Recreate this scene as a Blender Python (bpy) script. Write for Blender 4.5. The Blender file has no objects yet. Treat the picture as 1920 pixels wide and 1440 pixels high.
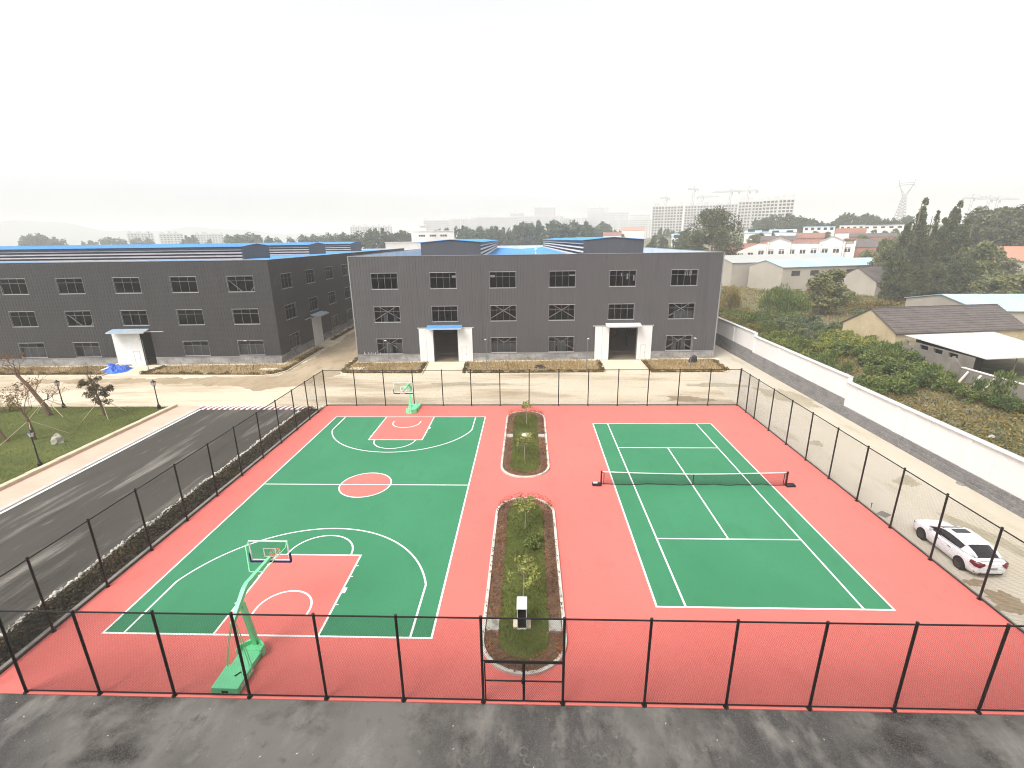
import bpy, math, random
import numpy as np
from mathutils import Vector, Matrix
R = math.radians
scene = bpy.context.scene
col = scene.collection
rng = np.random.default_rng(7)
random.seed(7)

# ------------------------------------------------------------------ camera, sky, sun, exposure
CAM = Vector((-11.5073, -31.1030, 16.7724))
CROT = (1.280615, 0.0118466, 0.0329226)
cd = bpy.data.cameras.new("camera"); camera = bpy.data.objects.new("camera", cd); col.objects.link(camera)
camera.location = CAM; camera.rotation_euler = CROT
cd.sensor_fit = 'HORIZONTAL'; cd.sensor_width = 36.0; cd.lens = 36.0*910.005/1920.0
cd.clip_start = 0.1; cd.clip_end = 12000
scene.camera = camera

SUN_EL, SUN_AZ = 52.0, 222.0          # azimuth clockwise from +Y: the sun is up behind and to the left of the camera
world = bpy.data.worlds.new("World"); scene.world = world; world.use_nodes = True
wn = world.node_tree; wn.nodes.clear()
sky = wn.nodes.new('ShaderNodeTexSky'); sky.sky_type = 'NISHITA'; sky.sun_disc = False
sky.sun_elevation = R(SUN_EL); sky.sun_rotation = R(SUN_AZ); sky.dust_density = 4.0; sky.air_density = 1.0; sky.altitude = 50
hs = wn.nodes.new('ShaderNodeHueSaturation'); hs.inputs['Saturation'].default_value = 0.10; hs.inputs['Value'].default_value = 1.25
bg = wn.nodes.new('ShaderNodeBackground'); bg.inputs['Strength'].default_value = 0.15
wo = wn.nodes.new('ShaderNodeOutputWorld')
wn.links.new(sky.outputs[0], hs.inputs['Color']); wn.links.new(hs.outputs[0], bg.inputs['Color']); wn.links.new(bg.outputs[0], wo.inputs['Surface'])

sl = bpy.data.lights.new("sun", 'SUN'); sun = bpy.data.objects.new("sun", sl); col.objects.link(sun)
sl.energy = 1.25; sl.angle = R(25); sl.color = (1.0, 0.96, 0.90)
az = R(SUN_AZ); el = R(SUN_EL)
sd = Vector((math.sin(az)*math.cos(el), math.cos(az)*math.cos(el), math.sin(el)))
sun.rotation_euler = sd.to_track_quat('Z', 'Y').to_euler(); sun.location = (-60, -60, 90)

vs = scene.view_settings; scene.display_settings.display_device = 'sRGB'
vs.view_transform = 'Standard'; vs.look = 'None'; vs.gamma = 1.0; vs.use_curve_mapping = False
vs.exposure = 0.72
scene.render.engine = 'CYCLES'
cy = scene.cycles
cy.use_denoising = True; cy.filter_width = 1.05
cy.max_bounces = 6; cy.diffuse_bounces = 3; cy.glossy_bounces = 3; cy.transmission_bounces = 4; cy.transparent_max_bounces = 12; cy.volume_bounces = 3
HAZE_DENSITY = 0.00065

# ------------------------------------------------------------------ helpers
_M = camera.rotation_euler.to_matrix()
def ray(x, y):                                  # direction of a pixel of the 1920x1440 photograph
    return _M @ Vector(((x-960)/910.005, -(y-720)/910.005, -1.0))
def gp(x, y, z=0.0):                            # where that pixel meets the level z
    d = ray(x, y); t = (z-CAM.z)/d.z; return CAM + d*t
def dist(x, y, D):                              # where that pixel is at horizontal distance D
    d = ray(x, y); t = D/math.hypot(d.x, d.y); return CAM + d*t
def sstep(t):
    t = np.clip(t, 0, 1); return t*t*(3-2*t)
def terrain(x, y):
    x = np.asarray(x, float); y = np.asarray(y, float)
    D = np.hypot(x-CAM.x, y-CAM.y); a = np.degrees(np.arctan2(x-CAM.x, y-CAM.y))
    w = sstep((a-4)/16.0); f = sstep((y+40)/60)
    right = 16*sstep((D-175)/180)+8*sstep((D-330)/200)
    left = 3.5*sstep((D-150)/200)
    return (w*right+(1-w)*left)*f

class MB:
    def __init__(s): s.v = []; s.f = []; s.m = []; s.M = None
    def _add(s, vs_, fs, mi=0):
        o = len(s.v)
        if s.M is not None: vs_ = [tuple(s.M @ Vector(p)) for p in vs_]
        s.v.extend(tuple(p) for p in vs_); s.f.extend(tuple(i+o for i in f) for f in fs); s.m.extend([mi]*len(fs)); return s
    def box(s, x0, x1, y0, y1, z0, z1, mi=0):
        return s._add([(x0,y0,z0),(x1,y0,z0),(x1,y1,z0),(x0,y1,z0),(x0,y0,z1),(x1,y0,z1),(x1,y1,z1),(x0,y1,z1)],
            [(3,2,1,0),(4,5,6,7),(0,1,5,4),(1,2,6,5),(2,3,7,6),(3,0,4,7)], mi)
    def poly(s, pts, mi=0): return s._add(pts, [tuple(range(len(pts)))], mi)
    def prism(s, pts, z0, z1, mi=0):            # polygon in xy (ccw), extruded
        n = len(pts)
        return s._add([(p[0],p[1],z0) for p in pts]+[(p[0],p[1],z1) for p in pts],
            [tuple(range(n-1,-1,-1)), tuple(range(n,2*n))]+[(i,(i+1)%n,n+(i+1)%n,n+i) for i in range(n)], mi)
    def loft(s, rings, mi=0, caps=True, closed=True):
        n = len(rings[0]); vs_ = [p for r in rings for p in r]; fs = []
        for k in range(len(rings)-1):
            for i in range(n if closed else n-1):
                j = (i+1) % n; fs.append((k*n+i, k*n+j, (k+1)*n+j, (k+1)*n+i))
        if caps: fs.append(tuple(range(n-1,-1,-1))); fs.append(tuple((len(rings)-1)*n+i for i in range(n)))
        return s._add(vs_, fs, mi)
    def tube(s, path, r, n=6, mi=0):            # r: number or list
        path = [Vector(p) for p in path]; rs = r if isinstance(r, (list, tuple)) else [r]*len(path); rings = []
        up = None
        for k, p in enumerate(path):
            t = (path[min(k+1,len(path)-1)]-path[max(k-1,0)]).normalized()
            if up is None: up = Vector((0,0,1)) if abs(t.z) < 0.9 else Vector((1,0,0))
            a = t.cross(up).normalized(); b = a.cross(t).normalized(); up = b
            rings.append([tuple(p+(a*math.cos(2*math.pi*i/n)+b*math.sin(2*math.pi*i/n))*rs[k]) for i in range(n)])
        return s.loft(rings, mi)
    def bar(s, p0, p1, w, h, mi=0, up=(0,0,1)): # rectangular bar
        p0 = Vector(p0); p1 = Vector(p1); t = (p1-p0).normalized(); u = Vector(up)
        if abs(t.dot(u)) > 0.95: u = Vector((0,1,0))
        a = t.cross(u).normalized()*w/2; b = a.normalized().cross(t).normalized()*h/2
        return s.loft([[tuple(p-a-b), tuple(p+a-b), tuple(p+a+b), tuple(p-a+b)] for p in (p0,p1)], mi)
    def lathe(s, prof, n=12, mi=0, c=(0,0)):    # prof: (r,z) from bottom up
        rings = [[(c[0]+r*math.cos(2*math.pi*i/n), c[1]+r*math.sin(2*math.pi*i/n), z) for i in range(n)] for r, z in prof]
        return s.loft(rings, mi)
    def arr(s, V, F, mi=0):
        return s._add([tuple(p) for p in V], [tuple(f) for f in F], mi)
    def build(s, name, mats, parent=None, smooth=False, loc=None):
        me = bpy.data.meshes.new(name); me.from_pydata(s.v, [], s.f)
        if not isinstance(mats, (list, tuple)): mats = [mats]
        for m in mats: me.materials.append(m)
        if len(mats) > 1: me.polygons.foreach_set('material_index', np.array(s.m, dtype=np.int32))
        if smooth: me.polygons.foreach_set('use_smooth', np.ones(len(s.f), dtype=bool))
        me.update()
        return link(name, me, parent, loc)

def link(name, me, parent=None, loc=None):
    o = bpy.data.objects.new(name, me); col.objects.link(o)
    if parent is not None: o.parent = parent
    if loc is not None: o.location = loc
    return o
def tag(o, label, cat, group=None):
    o['label'] = label; o['category'] = cat
    if group: o['group'] = group
    return o
def thing(name, label, cat, loc=(0,0,0), rz=0.0, group=None):
    o = bpy.data.objects.new(name, None); col.objects.link(o); o.location = loc; o.rotation_euler = (0,0,rz); o.empty_display_size = 0.3
    return tag(o, label, cat, group)
def struct(o): o['kind'] = 'structure'; return o
def stuff(o, label=None, cat=None):
    o['kind'] = 'stuff'
    if label: o['label'] = label; o['category'] = cat
    return o
def copy_tree(o, parent=None):
    c = o.copy(); col.objects.link(c)
    if parent is not None: c.parent = parent
    for ch in list(o.children): copy_tree(ch, c)
    return c

# ------------------------------------------------------------------ materials
def mat(name, base, rough=0.8, var=(), bump=None, metal=0.0, spec=0.4, coords='pos'):
    """var: list of (scale, colour, lo, hi, stretch) noise layers mixed over the base; bump: (scale, strength)"""
    m = bpy.data.materials.new(name); m.use_nodes = True; nt = m.node_tree; N = nt.nodes; L = nt.links
    b = N['Principled BSDF']; b.inputs['Roughness'].default_value = rough; b.inputs['Metallic'].default_value = metal
    b.inputs['Specular IOR Level'].default_value = spec; b.inputs['Base Color'].default_value = (*base, 1)
    if var or bump:
        if coords == 'pos': src = N.new('ShaderNodeNewGeometry').outputs['Position']
        else: src = N.new('ShaderNodeTexCoord').outputs['Object']
    prev = None
    for k, (sc, c2, lo, hi, st) in enumerate(var):
        mp = N.new('ShaderNodeMapping'); mp.inputs['Scale'].default_value = st; mp.inputs['Location'].default_value = (k*13.7, k*7.1, k*3.3)
        L.new(src, mp.inputs['Vector'])
        t = N.new('ShaderNodeTexNoise'); t.inputs['Scale'].default_value = sc; t.inputs['Detail'].default_value = 6; t.inputs['Roughness'].default_value = 0.62
        L.new(mp.outputs[0], t.inputs['Vector'])
        r = N.new('ShaderNodeMapRange'); r.inputs['From Min'].default_value = lo; r.inputs['From Max'].default_value = hi; L.new(t.outputs[0], r.inputs['Value'])
        x = N.new('ShaderNodeMix'); x.data_type = 'RGBA'; L.new(r.outputs[0], x.inputs['Factor'])
        if prev is None: x.inputs['A'].default_value = (*base, 1)
        else: L.new(prev, x.inputs['A'])
        x.inputs['B'].default_value = (*c2, 1); prev = x.outputs['Result']
    if prev is not None: L.new(prev, b.inputs['Base Color'])
    if bump:
        t = N.new('ShaderNodeTexNoise'); t.inputs['Scale'].default_value = bump[0]; t.inputs['Detail'].default_value = 5; L.new(src, t.inputs['Vector'])
        bp = N.new('ShaderNodeBump'); bp.inputs['Strength'].default_value = bump[1]; bp.inputs['Distance'].default_value = 0.05
        L.new(t.outputs[0], bp.inputs['Height']); L.new(bp.outputs[0], b.inputs['Normal'])
    return m
I3 = (1,1,1)
def leafmat(name, cols, rough=0.6, patch=0.45, tint=(1.7,1.45,1.15)):
    m = bpy.data.materials.new(name); m.use_nodes = True; nt = m.node_tree; N = nt.nodes; L = nt.links
    b = N['Principled BSDF']; b.inputs['Roughness'].default_value = rough; b.inputs['Specular IOR Level'].default_value = 0.25
    g = N.new('ShaderNodeNewGeometry'); r = N.new('ShaderNodeValToRGB'); e = r.color_ramp.elements
    e[0].position = 0; e[0].color = (*cols[0],1); e[1].position = 1; e[1].color = (*cols[-1],1)
    for i in range(1, len(cols)-1):
        q = e.new(i/(len(cols)-1)); q.color = (*cols[i],1)
    L.new(g.outputs['Random Per Island'], r.inputs[0])
    tn = N.new('ShaderNodeTexNoise'); tn.inputs['Scale'].default_value = patch; tn.inputs['Detail'].default_value = 3; L.new(g.outputs['Position'], tn.inputs['Vector'])
    mr = N.new('ShaderNodeMapRange'); mr.inputs['From Min'].default_value = .40; mr.inputs['From Max'].default_value = .66; L.new(tn.outputs[0], mr.inputs['Value'])
    mxc = N.new('ShaderNodeMix'); mxc.data_type = 'RGBA'; L.new(mr.outputs[0], mxc.inputs['Factor']); L.new(r.outputs[0], mxc.inputs['A'])
    mul = N.new('ShaderNodeMix'); mul.data_type = 'RGBA'; mul.blend_type = 'MULTIPLY'; mul.inputs['Factor'].default_value = 1; L.new(r.outputs[0], mul.inputs['A']); mul.inputs['B'].default_value = (*tint,1)
    L.new(mul.outputs['Result'], mxc.inputs['B']); L.new(mxc.outputs['Result'], b.inputs['Base Color'])
    tr = N.new('ShaderNodeBsdfTranslucent'); L.new(mxc.outputs['Result'], tr.inputs['Color'])
    mx = N.new('ShaderNodeMixShader'); mx.inputs[0].default_value = 0.25; L.new(b.outputs[0], mx.inputs[1]); L.new(tr.outputs[0], mx.inputs[2])
    L.new(mx.outputs[0], N['Material Output'].inputs['Surface'])
    return m
def glassmat(name, tint, refl=0.12, rough=0.03):
    m = bpy.data.materials.new(name); m.use_nodes = True; nt = m.node_tree; N = nt.nodes; L = nt.links
    N.remove(N['Principled BSDF'])
    t = N.new('ShaderNodeBsdfTransparent'); t.inputs[0].default_value = (*tint,1)
    g = N.new('ShaderNodeBsdfGlossy'); g.inputs['Roughness'].default_value = rough; g.inputs['Color'].default_value = (.85,.88,.9,1)
    f = N.new('ShaderNodeLayerWeight'); f.inputs['Blend'].default_value = 0.5
    p = N.new('ShaderNodeMath'); p.operation = 'POWER'; p.inputs[1].default_value = 4.0; L.new(f.outputs['Facing'], p.inputs[0])
    a = N.new('ShaderNodeMath'); a.operation = 'MULTIPLY_ADD'; a.inputs[1].default_value = 0.55; a.inputs[2].default_value = refl; L.new(p.outputs[0], a.inputs[0]); a.use_clamp = True
    x = N.new('ShaderNodeMixShader'); L.new(a.outputs[0], x.inputs[0]); L.new(t.outputs[0], x.inputs[1]); L.new(g.outputs[0], x.inputs[2])
    L.new(x.outputs[0], N['Material Output'].inputs['Surface']); return m

M = {}
M['ground'] = mat('ground', (.17,.15,.095), .95, [(.05,(.10,.12,.05),.42,.6,I3),(.9,(.22,.18,.12),.5,.75,I3),(.25,(.07,.085,.04),.52,.66,I3)], (2.0,.6))
M['court_red'] = mat('court_red', (.68,.158,.132), .62, [(.10,(.70,.178,.15),.35,.7,I3),(.9,(.63,.14,.118),.55,.8,(1,.5,1)),(7,(.62,.13,.11),.55,.85,I3),(2.2,(.70,.22,.19),.68,.82,(1,3,1))], (60,.08), spec=.3)
M['court_green'] = mat('court_green', (.036,.20,.092), .62, [(.12,(.047,.235,.115),.35,.7,I3),(.9,(.032,.185,.083),.55,.8,(1,.4,1)),(7,(.030,.175,.08),.55,.85,I3)], (60,.08), spec=.3)
M['line'] = mat('line_paint', (.82,.82,.80), .6, [(5,(.70,.70,.67),.55,.8,I3)])
M['concrete_road'] = mat('concrete_road', (.56,.475,.35), .85, [(.10,(.62,.535,.41),.35,.6,(1,2.2,1)),(.11,(.35,.27,.18),.50,.66,(.5,2.0,1)),(.35,(.43,.345,.24),.54,.72,(.5,2.6,1)),(1.1,(.36,.285,.19),.60,.78,(.4,2.6,1)),(5,(.50,.42,.31),.5,.8,I3)], (9,.15), spec=.25)
M['mud_road'] = mat('mud_road', (.33,.255,.165), .85, [(.16,(.42,.335,.23),.42,.64,(1.6,.7,1)),(.6,(.25,.185,.115),.52,.74,(1.8,.6,1)),(2.2,(.48,.40,.29),.60,.78,(1.6,.7,1)),(6,(.29,.22,.14),.5,.8,I3)], (9,.2), spec=.25)
M['concrete_pale'] = mat('concrete_pale', (.66,.57,.43), .85, [(.3,(.58,.49,.36),.4,.7,I3),(4,(.5,.42,.31),.55,.8,I3)], (9,.15))
M['concrete_lane'] = mat('concrete_lane', (.53,.475,.395), .85, [(.10,(.48,.425,.335),.35,.65,(2.0,.6,1)),(.30,(.385,.335,.25),.54,.72,(1.8,.5,1)),(1.3,(.48,.42,.31),.58,.76,(1.8,.6,1)),(5,(.52,.46,.36),.5,.8,I3)], (9,.15), spec=.25)
M['asphalt_yard'] = mat('asphalt_yard', (.065,.060,.056), .8, [(.13,(.165,.155,.138),.42,.60,(1.2,1,1)),(.55,(.235,.22,.195),.50,.72,(1.7,.85,1)),(.22,(.030,.026,.022),.53,.66,(1,1.3,1)),(1.1,(.048,.043,.038),.57,.74,(1.2,1,1)),(3.2,(.30,.28,.25),.64,.82,I3),(24,(.15,.14,.128),.48,.78,I3)], (25,.25), spec=.35)
M['asphalt_road'] = mat('asphalt_road', (.050,.045,.036), .8, [(.13,(.070,.063,.051),.35,.65,(2,.4,1)),(.34,(.25,.23,.20),.54,.72,(2.4,.22,1)),(.6,(.030,.027,.024),.55,.75,(2.6,.3,1)),(1.5,(.22,.2,.17),.62,.78,(1.6,.3,1)),(12,(.07,.066,.06),.5,.8,I3)], (25,.2), spec=.3)
M['kerb'] = mat('kerb_stone', (.62,.59,.53), .85, [(1.2,(.48,.45,.39),.45,.75,I3),(9,(.40,.37,.32),.55,.8,I3)], (8,.3))
M['kerb_light'] = mat('kerb_light', (.50,.48,.45), .85, [(1.2,(.38,.36,.33),.45,.75,I3)], (8,.3))
M['edging'] = mat('edging_stone', (.66,.63,.57), .85, [(3,(.34,.32,.28),.5,.62,I3)], (8,.3))
M['kerb_tan'] = mat('kerb_tan', (.60,.51,.37), .85, [(1.0,(.44,.36,.25),.45,.75,I3),(7,(.36,.29,.2),.58,.8,I3)], (8,.3))
M['kerb_grey'] = mat('kerb_grey', (.24,.225,.20), .85, [(1.2,(.16,.145,.125),.45,.75,I3)], (8,.3))
M['pavement_pink'] = mat('pavement_pink', (.62,.425,.33), .85, [(.4,(.54,.36,.275),.4,.7,I3),(6,(.5,.35,.27),.5,.8,I3)], (10,.2))
M['grass_base'] = mat('grass_base', (.10,.115,.022), .95, [(.35,(.065,.085,.016),.4,.65,I3),(1.2,(.15,.14,.04),.55,.75,I3),(6,(.05,.065,.012),.5,.75,I3)], (14,.8))
M['straw'] = mat('straw_bed', (.38,.275,.15), .95, [(.5,(.24,.175,.085),.42,.60,I3),(1.6,(.23,.20,.09),.53,.7,I3),(4,(.58,.46,.29),.55,.75,I3)], (7,.9))
M['soil'] = mat('soil', (.17,.105,.065), .95, [(1,(.11,.07,.042),.4,.7,I3),(5,(.24,.16,.1),.55,.8,I3)], (9,.9))
M['soil_dark'] = mat('soil_dark', (.055,.045,.034), .95, [(1,(.03,.026,.02),.4,.7,I3),(4,(.10,.085,.06),.58,.8,I3)], (9,.9))
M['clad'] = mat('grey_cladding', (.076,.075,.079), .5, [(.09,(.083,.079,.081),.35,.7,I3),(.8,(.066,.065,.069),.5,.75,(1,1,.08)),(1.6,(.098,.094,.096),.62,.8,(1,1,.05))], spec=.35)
M['clad_shaded'] = mat('grey_cladding_shaded', (.038,.0375,.040), .5, [(.09,(.043,.041,.043),.35,.7,I3),(.8,(.033,.033,.036),.5,.75,(1,1,.08)),(1.6,(.052,.05,.051),.62,.8,(1,1,.05))], spec=.35)  # hall cladding copied darker, painting in the light falloff towards the left
M['clad_flash'] = mat('cladding_flashing', (.26,.255,.255), .45)
M['plinth'] = mat('plinth_render', (.20,.195,.19), .9, [(.45,(.34,.33,.315),.42,.62,(1,1,2.2)),(1.5,(.115,.11,.105),.52,.74,(1.4,1,.8)),(6,(.27,.26,.25),.55,.8,I3)], (10,.3))
M['roof_blue'] = mat('blue_roof_sheet', (.085,.27,.56), .65, [(.15,(.10,.31,.60),.4,.7,I3),(1.2,(.13,.30,.52),.6,.8,(1,.2,1))], spec=.15)
M['roof_white'] = mat('parapet_inside', (.66,.66,.66), .6, [(.3,(.55,.55,.55),.45,.7,I3)])
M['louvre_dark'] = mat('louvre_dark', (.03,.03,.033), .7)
M['louvre'] = mat('louvre_blade', (.47,.46,.47), .45)
M['louvre_dirty'] = mat('louvre_blade_dirty', (.30,.275,.28), .6, [(.6,(.2,.18,.18),.45,.7,(1,1,6))])
M['frame'] = mat('window_frame', (.17,.17,.175), .45)
M['sill'] = mat('window_flashing', (.40,.40,.405), .45)
M['glass'] = glassmat('window_glass', (.58,.59,.62), .014)
M['interior'] = mat('hall_interior', (.022,.021,.02), .9, [(.3,(.014,.013,.012),.4,.7,I3)])
M['hall_floor'] = mat('hall_floor', (.24,.19,.13), .9, [(.4,(.2,.16,.11),.4,.7,I3)])
M['board_grey'] = mat('grey_boarding', (.13,.13,.125), .8, [(.8,(.09,.09,.088),.4,.7,I3)])
M['steel'] = mat('steel_brace', (.50,.48,.46), .6, [(2,(.24,.23,.22),.5,.7,I3)])
M['white_door'] = mat('white_door', (.70,.70,.69), .55, [(.5,(.64,.64,.62),.4,.7,I3),(2,(.60,.585,.55),.60,.8,(1,1,.2))])
M['door_line'] = mat('door_joint', (.25,.25,.25), .6)
M['fence'] = mat('fence_paint', (.010,.0095,.0095), .45, [(3,(.02,.015,.012),.5,.8,I3)], spec=.4)
M['fence_wire'] = mat('fence_wire', (.022,.021,.020), .5)
M['hoop_green'] = mat('hoop_green', (.20,.74,.37), .42, [(2,(.17,.66,.32),.45,.75,I3)], spec=.5)
M['hoop_white'] = mat('hoop_white', (.80,.82,.80), .5)
M['pad_blue'] = mat('pad_blue', (.022,.013,.10), .6)
M['rim'] = mat('rim_orange', (.75,.19,.07), .5)
M['board'] = glassmat('board_glass', (.94,.94,.93), .015)
M['net_white'] = mat('net_white', (.8,.76,.72), .8)
M['net_black'] = mat('net_black', (.016,.018,.016), .8)
M['black'] = mat('black_plastic', (.012,.012,.013), .5)
M['lamp_glass'] = mat('lamp_glass', (.62,.62,.60), .25)
M['bark'] = mat('bark', (.17,.105,.07), .9, [(6,(.10,.06,.04),.4,.7,(1,1,.3))], (12,.6))
M['bark_pale'] = mat('bark_pale', (.36,.33,.27), .9, [(6,(.26,.23,.18),.4,.7,(1,1,.3))], (12,.5))
M['bark_green'] = mat('bark_trunk', (.20,.165,.10), .9, [(5,(.12,.10,.06),.4,.7,(1,1,.3))], (12,.6))
M['bamboo'] = mat('stake_wood', (.45,.38,.25), .8)
M['stone'] = mat('field_stone', (.42,.40,.33), .9, [(2,(.31,.29,.23),.4,.7,I3)], (6,.7))
M['tarp'] = mat('blue_tarp', (.02,.13,.60), .45, [(3,(.014,.09,.45),.4,.7,I3)], (5,.6), spec=.5)
M['black_sheet'] = mat('black_sheet', (.022,.021,.022), .6, [(4,(.05,.05,.05),.5,.75,I3)], (6,.8))
M['wall_white'] = mat('white_wall_paint', (.74,.715,.70), .7, [(.25,(.70,.675,.665),.4,.7,I3),(1.4,(.58,.555,.53),.58,.78,(1,1,.14)),(5,(.62,.60,.58),.62,.8,I3)])
M['wall_cap'] = mat('wall_coping', (.55,.55,.545), .8, [(.8,(.44,.44,.435),.4,.7,I3)])
M['block'] = mat('grey_block', (.215,.205,.20), .95, [(.7,(.16,.15,.148),.4,.65,(1,1,2)),(6,(.30,.29,.28),.5,.75,I3)], (6,.9))
M['render_tan'] = mat('gable_render', (.52,.42,.27), .9, [(.35,(.43,.34,.21),.42,.65,I3),(1.5,(.60,.50,.34),.55,.75,I3)], (9,.4))
M['render_grey'] = mat('grey_render', (.25,.225,.195), .92, [(.4,(.19,.17,.145),.4,.65,I3),(3,(.32,.29,.25),.55,.8,I3)], (9,.5))
M['render_pale'] = mat('warehouse_render', (.42,.375,.315), .92, [(.12,(.35,.31,.26),.4,.65,I3),(1.2,(.38,.335,.275),.58,.78,I3)], (5,.3))
M['tile_grey'] = mat('grey_tile', (.125,.105,.098), .9, [(.6,(.09,.076,.07),.4,.7,I3),(4,(.17,.145,.135),.5,.8,I3)], (6,.6))
M['tile_red'] = mat('red_tile', (.27,.13,.095), .9, [(.4,(.19,.10,.08),.4,.7,I3),(3,(.40,.20,.14),.5,.8,I3)], (6,.6))
M['tile_red2'] = mat('weathered_trim', (.42,.36,.33), .9, [(.5,(.30,.22,.19),.45,.6,I3)])
M['tile_orange'] = mat('orange_tile', (.46,.225,.16), .9, [(.4,(.47,.225,.155),.4,.7,I3)], (6,.5))
M['brick_brown'] = mat('brown_brick', (.20,.115,.08), .9, [(.8,(.14,.085,.06),.4,.7,I3)])
M['brick_red'] = mat('red_brick', (.36,.17,.12), .9, [(.8,(.28,.13,.09),.4,.7,I3)])
M['plaster_white'] = mat('white_plaster', (.72,.69,.66), .8, [(.15,(.64,.61,.58),.42,.68,I3),(.8,(.55,.52,.49),.6,.78,(1,1,.3))])
M['plaster_cream'] = mat('cream_plaster', (.74,.68,.62), .8, [(.15,(.66,.61,.55),.45,.7,I3)])
M['sheet_pale_blue'] = mat('pale_blue_sheet', (.36,.50,.60), .7, [(.12,(.43,.56,.64),.4,.7,I3),(.7,(.25,.35,.43),.56,.76,(1,1,1)),(1.6,(.17,.17,.15),.64,.74,I3)])
M['sheet_grey'] = mat('grey_sheet', (.40,.40,.385), .7, [(.06,(.30,.44,.55),.5,.62,I3),(.5,(.46,.46,.45),.55,.75,I3)])
M['sheet_white'] = mat('white_sheet', (.60,.595,.585), .55, [(.3,(.53,.52,.505),.45,.7,I3),(1.5,(.36,.35,.33),.60,.78,(1,.3,1))])
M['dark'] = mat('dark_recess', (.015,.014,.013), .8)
M['win_far'] = mat('far_window', (.035,.034,.034), .5)
M['tower_conc'] = mat('tower_concrete', (.46,.445,.42), .9)
M['tower_dark'] = mat('tower_recess', (.055,.055,.058), .8)
M['city_white'] = mat('city_white', (.52,.51,.50), .85)
M['city_win'] = mat('city_window', (.06,.06,.065), .5)
M['crane'] = mat('crane_steel', (.30,.29,.28), .6)
M['hill'] = mat('hill', (.07,.085,.06), .95)
M['car_white'] = mat('car_paint', (.80,.82,.83), .3, spec=.4)
M['car_glass'] = mat('car_glass', (.012,.013,.015), .06, spec=.7)
M['tyre'] = mat('tyre', (.018,.018,.018), .8)
M['rimdark'] = mat('wheel_rim', (.09,.08,.075), .4, metal=.4)
M['lamp_red'] = mat('lamp_red', (.16,.010,.02), .2, spec=.6)
M['plate'] = mat('plate', (.30,.31,.33), .5)
M['chrome'] = mat('chrome', (.55,.55,.56), .2, metal=.9)
M['stripe_white'] = mat('stripe_white', (.78,.75,.72), .7, [(2,(.6,.57,.54),.5,.75,I3)])
M['stripe_red'] = mat('stripe_red', (.17,.03,.055), .7, [(2,(.13,.035,.05),.5,.75,I3)])
M['wet'] = mat('wet_patch', (.37,.325,.235), .7, [(.8,(.30,.26,.18),.4,.7,I3),(4,(.42,.37,.28),.5,.75,I3)])
M['wet_brown'] = mat('wet_brown', (.27,.205,.13), .7, [(.8,(.33,.26,.17),.4,.7,I3),(4,(.22,.165,.10),.5,.75,I3)])
M['sign_white'] = mat('sign_white', (.62,.62,.60), .6, [(2,(.5,.5,.48),.5,.7,I3)])
L_ = {}
L_['lawn'] = leafmat('lawn_blades', [(.060,.082,.010),(.105,.135,.018),(.16,.175,.03),(.08,.11,.014)], patch=.4, tint=(1.75,1.4,1.2))
L_['island'] = leafmat('island_blades', [(.026,.040,.005),(.060,.082,.011),(.13,.14,.022),(.042,.062,.008)], patch=.8, tint=(2.0,1.55,1.3))
L_['border'] = leafmat('border_leaves', [(.16,.06,.035),(.25,.105,.065),(.11,.085,.03),(.32,.15,.10),(.07,.06,.02)])
L_['redtip'] = leafmat('red_tips', [(.28,.05,.03),(.20,.06,.03),(.12,.10,.03)])
L_['sapling'] = leafmat('sapling_leaves', [(.19,.21,.05),(.32,.34,.09),(.11,.13,.04),(.46,.47,.17)], tint=(1.15,1.2,1.1))
L_['hedge'] = leafmat('hedge_leaves', [(.022,.022,.010),(.050,.044,.022),(.09,.07,.042),(.034,.036,.016)])
L_['fringe'] = leafmat('fringe_leaves', [(.05,.05,.018),(.10,.085,.03),(.16,.11,.05),(.07,.065,.025)])
L_['straw'] = leafmat('straw_tufts', [(.26,.17,.07),(.42,.31,.15),(.12,.11,.035),(.56,.44,.25),(.16,.10,.045)], patch=.5, tint=(1.3,1.2,1.1))
L_['bush'] = leafmat('bush_leaves', [(.043,.067,.022),(.091,.134,.043),(.159,.213,.073),(.067,.104,.032)])
L_['bush_yellow'] = leafmat('bush_leaves_yellow', [(.138,.172,.040),(.241,.276,.069),(.092,.127,.034),(.322,.345,.103)])
L_['bush_olive'] = leafmat('bush_leaves_olive', [(.144,.126,.048),(.240,.198,.078),(.102,.102,.038),(.300,.240,.102)])
L_['bush_blue'] = leafmat('bush_leaves_blue', [(.048,.074,.041),(.096,.132,.072),(.168,.210,.120),(.066,.096,.050)])
L_['cover'] = leafmat('cover_leaves', [(.120,.102,.030),(.192,.150,.048),(.084,.084,.024),(.288,.228,.084)])
L_['big'] = leafmat('big_tree_leaves', [(.033,.046,.024),(.066,.086,.046),(.121,.143,.083),(.050,.066,.033)], patch=.25)
L_['poplar'] = leafmat('poplar_leaves', [(.033,.045,.022),(.069,.088,.045),(.125,.150,.081),(.050,.065,.033)])
L_['pale'] = leafmat('pale_tree_leaves', [(.077,.094,.042),(.132,.154,.072),(.198,.215,.110),(.099,.110,.050)])
L_['far'] = leafmat('far_leaves', [(.039,.060,.030),(.071,.099,.048),(.103,.138,.069)], patch=.08, tint=(1.3,1.3,1.2))
L_['brown'] = leafmat('brown_leaves', [(.14,.075,.035),(.20,.12,.06),(.10,.06,.03)])
L_['dull'] = leafmat('dull_leaves', [(.055,.05,.025),(.09,.08,.04),(.13,.11,.06),(.05,.05,.02)])

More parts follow.
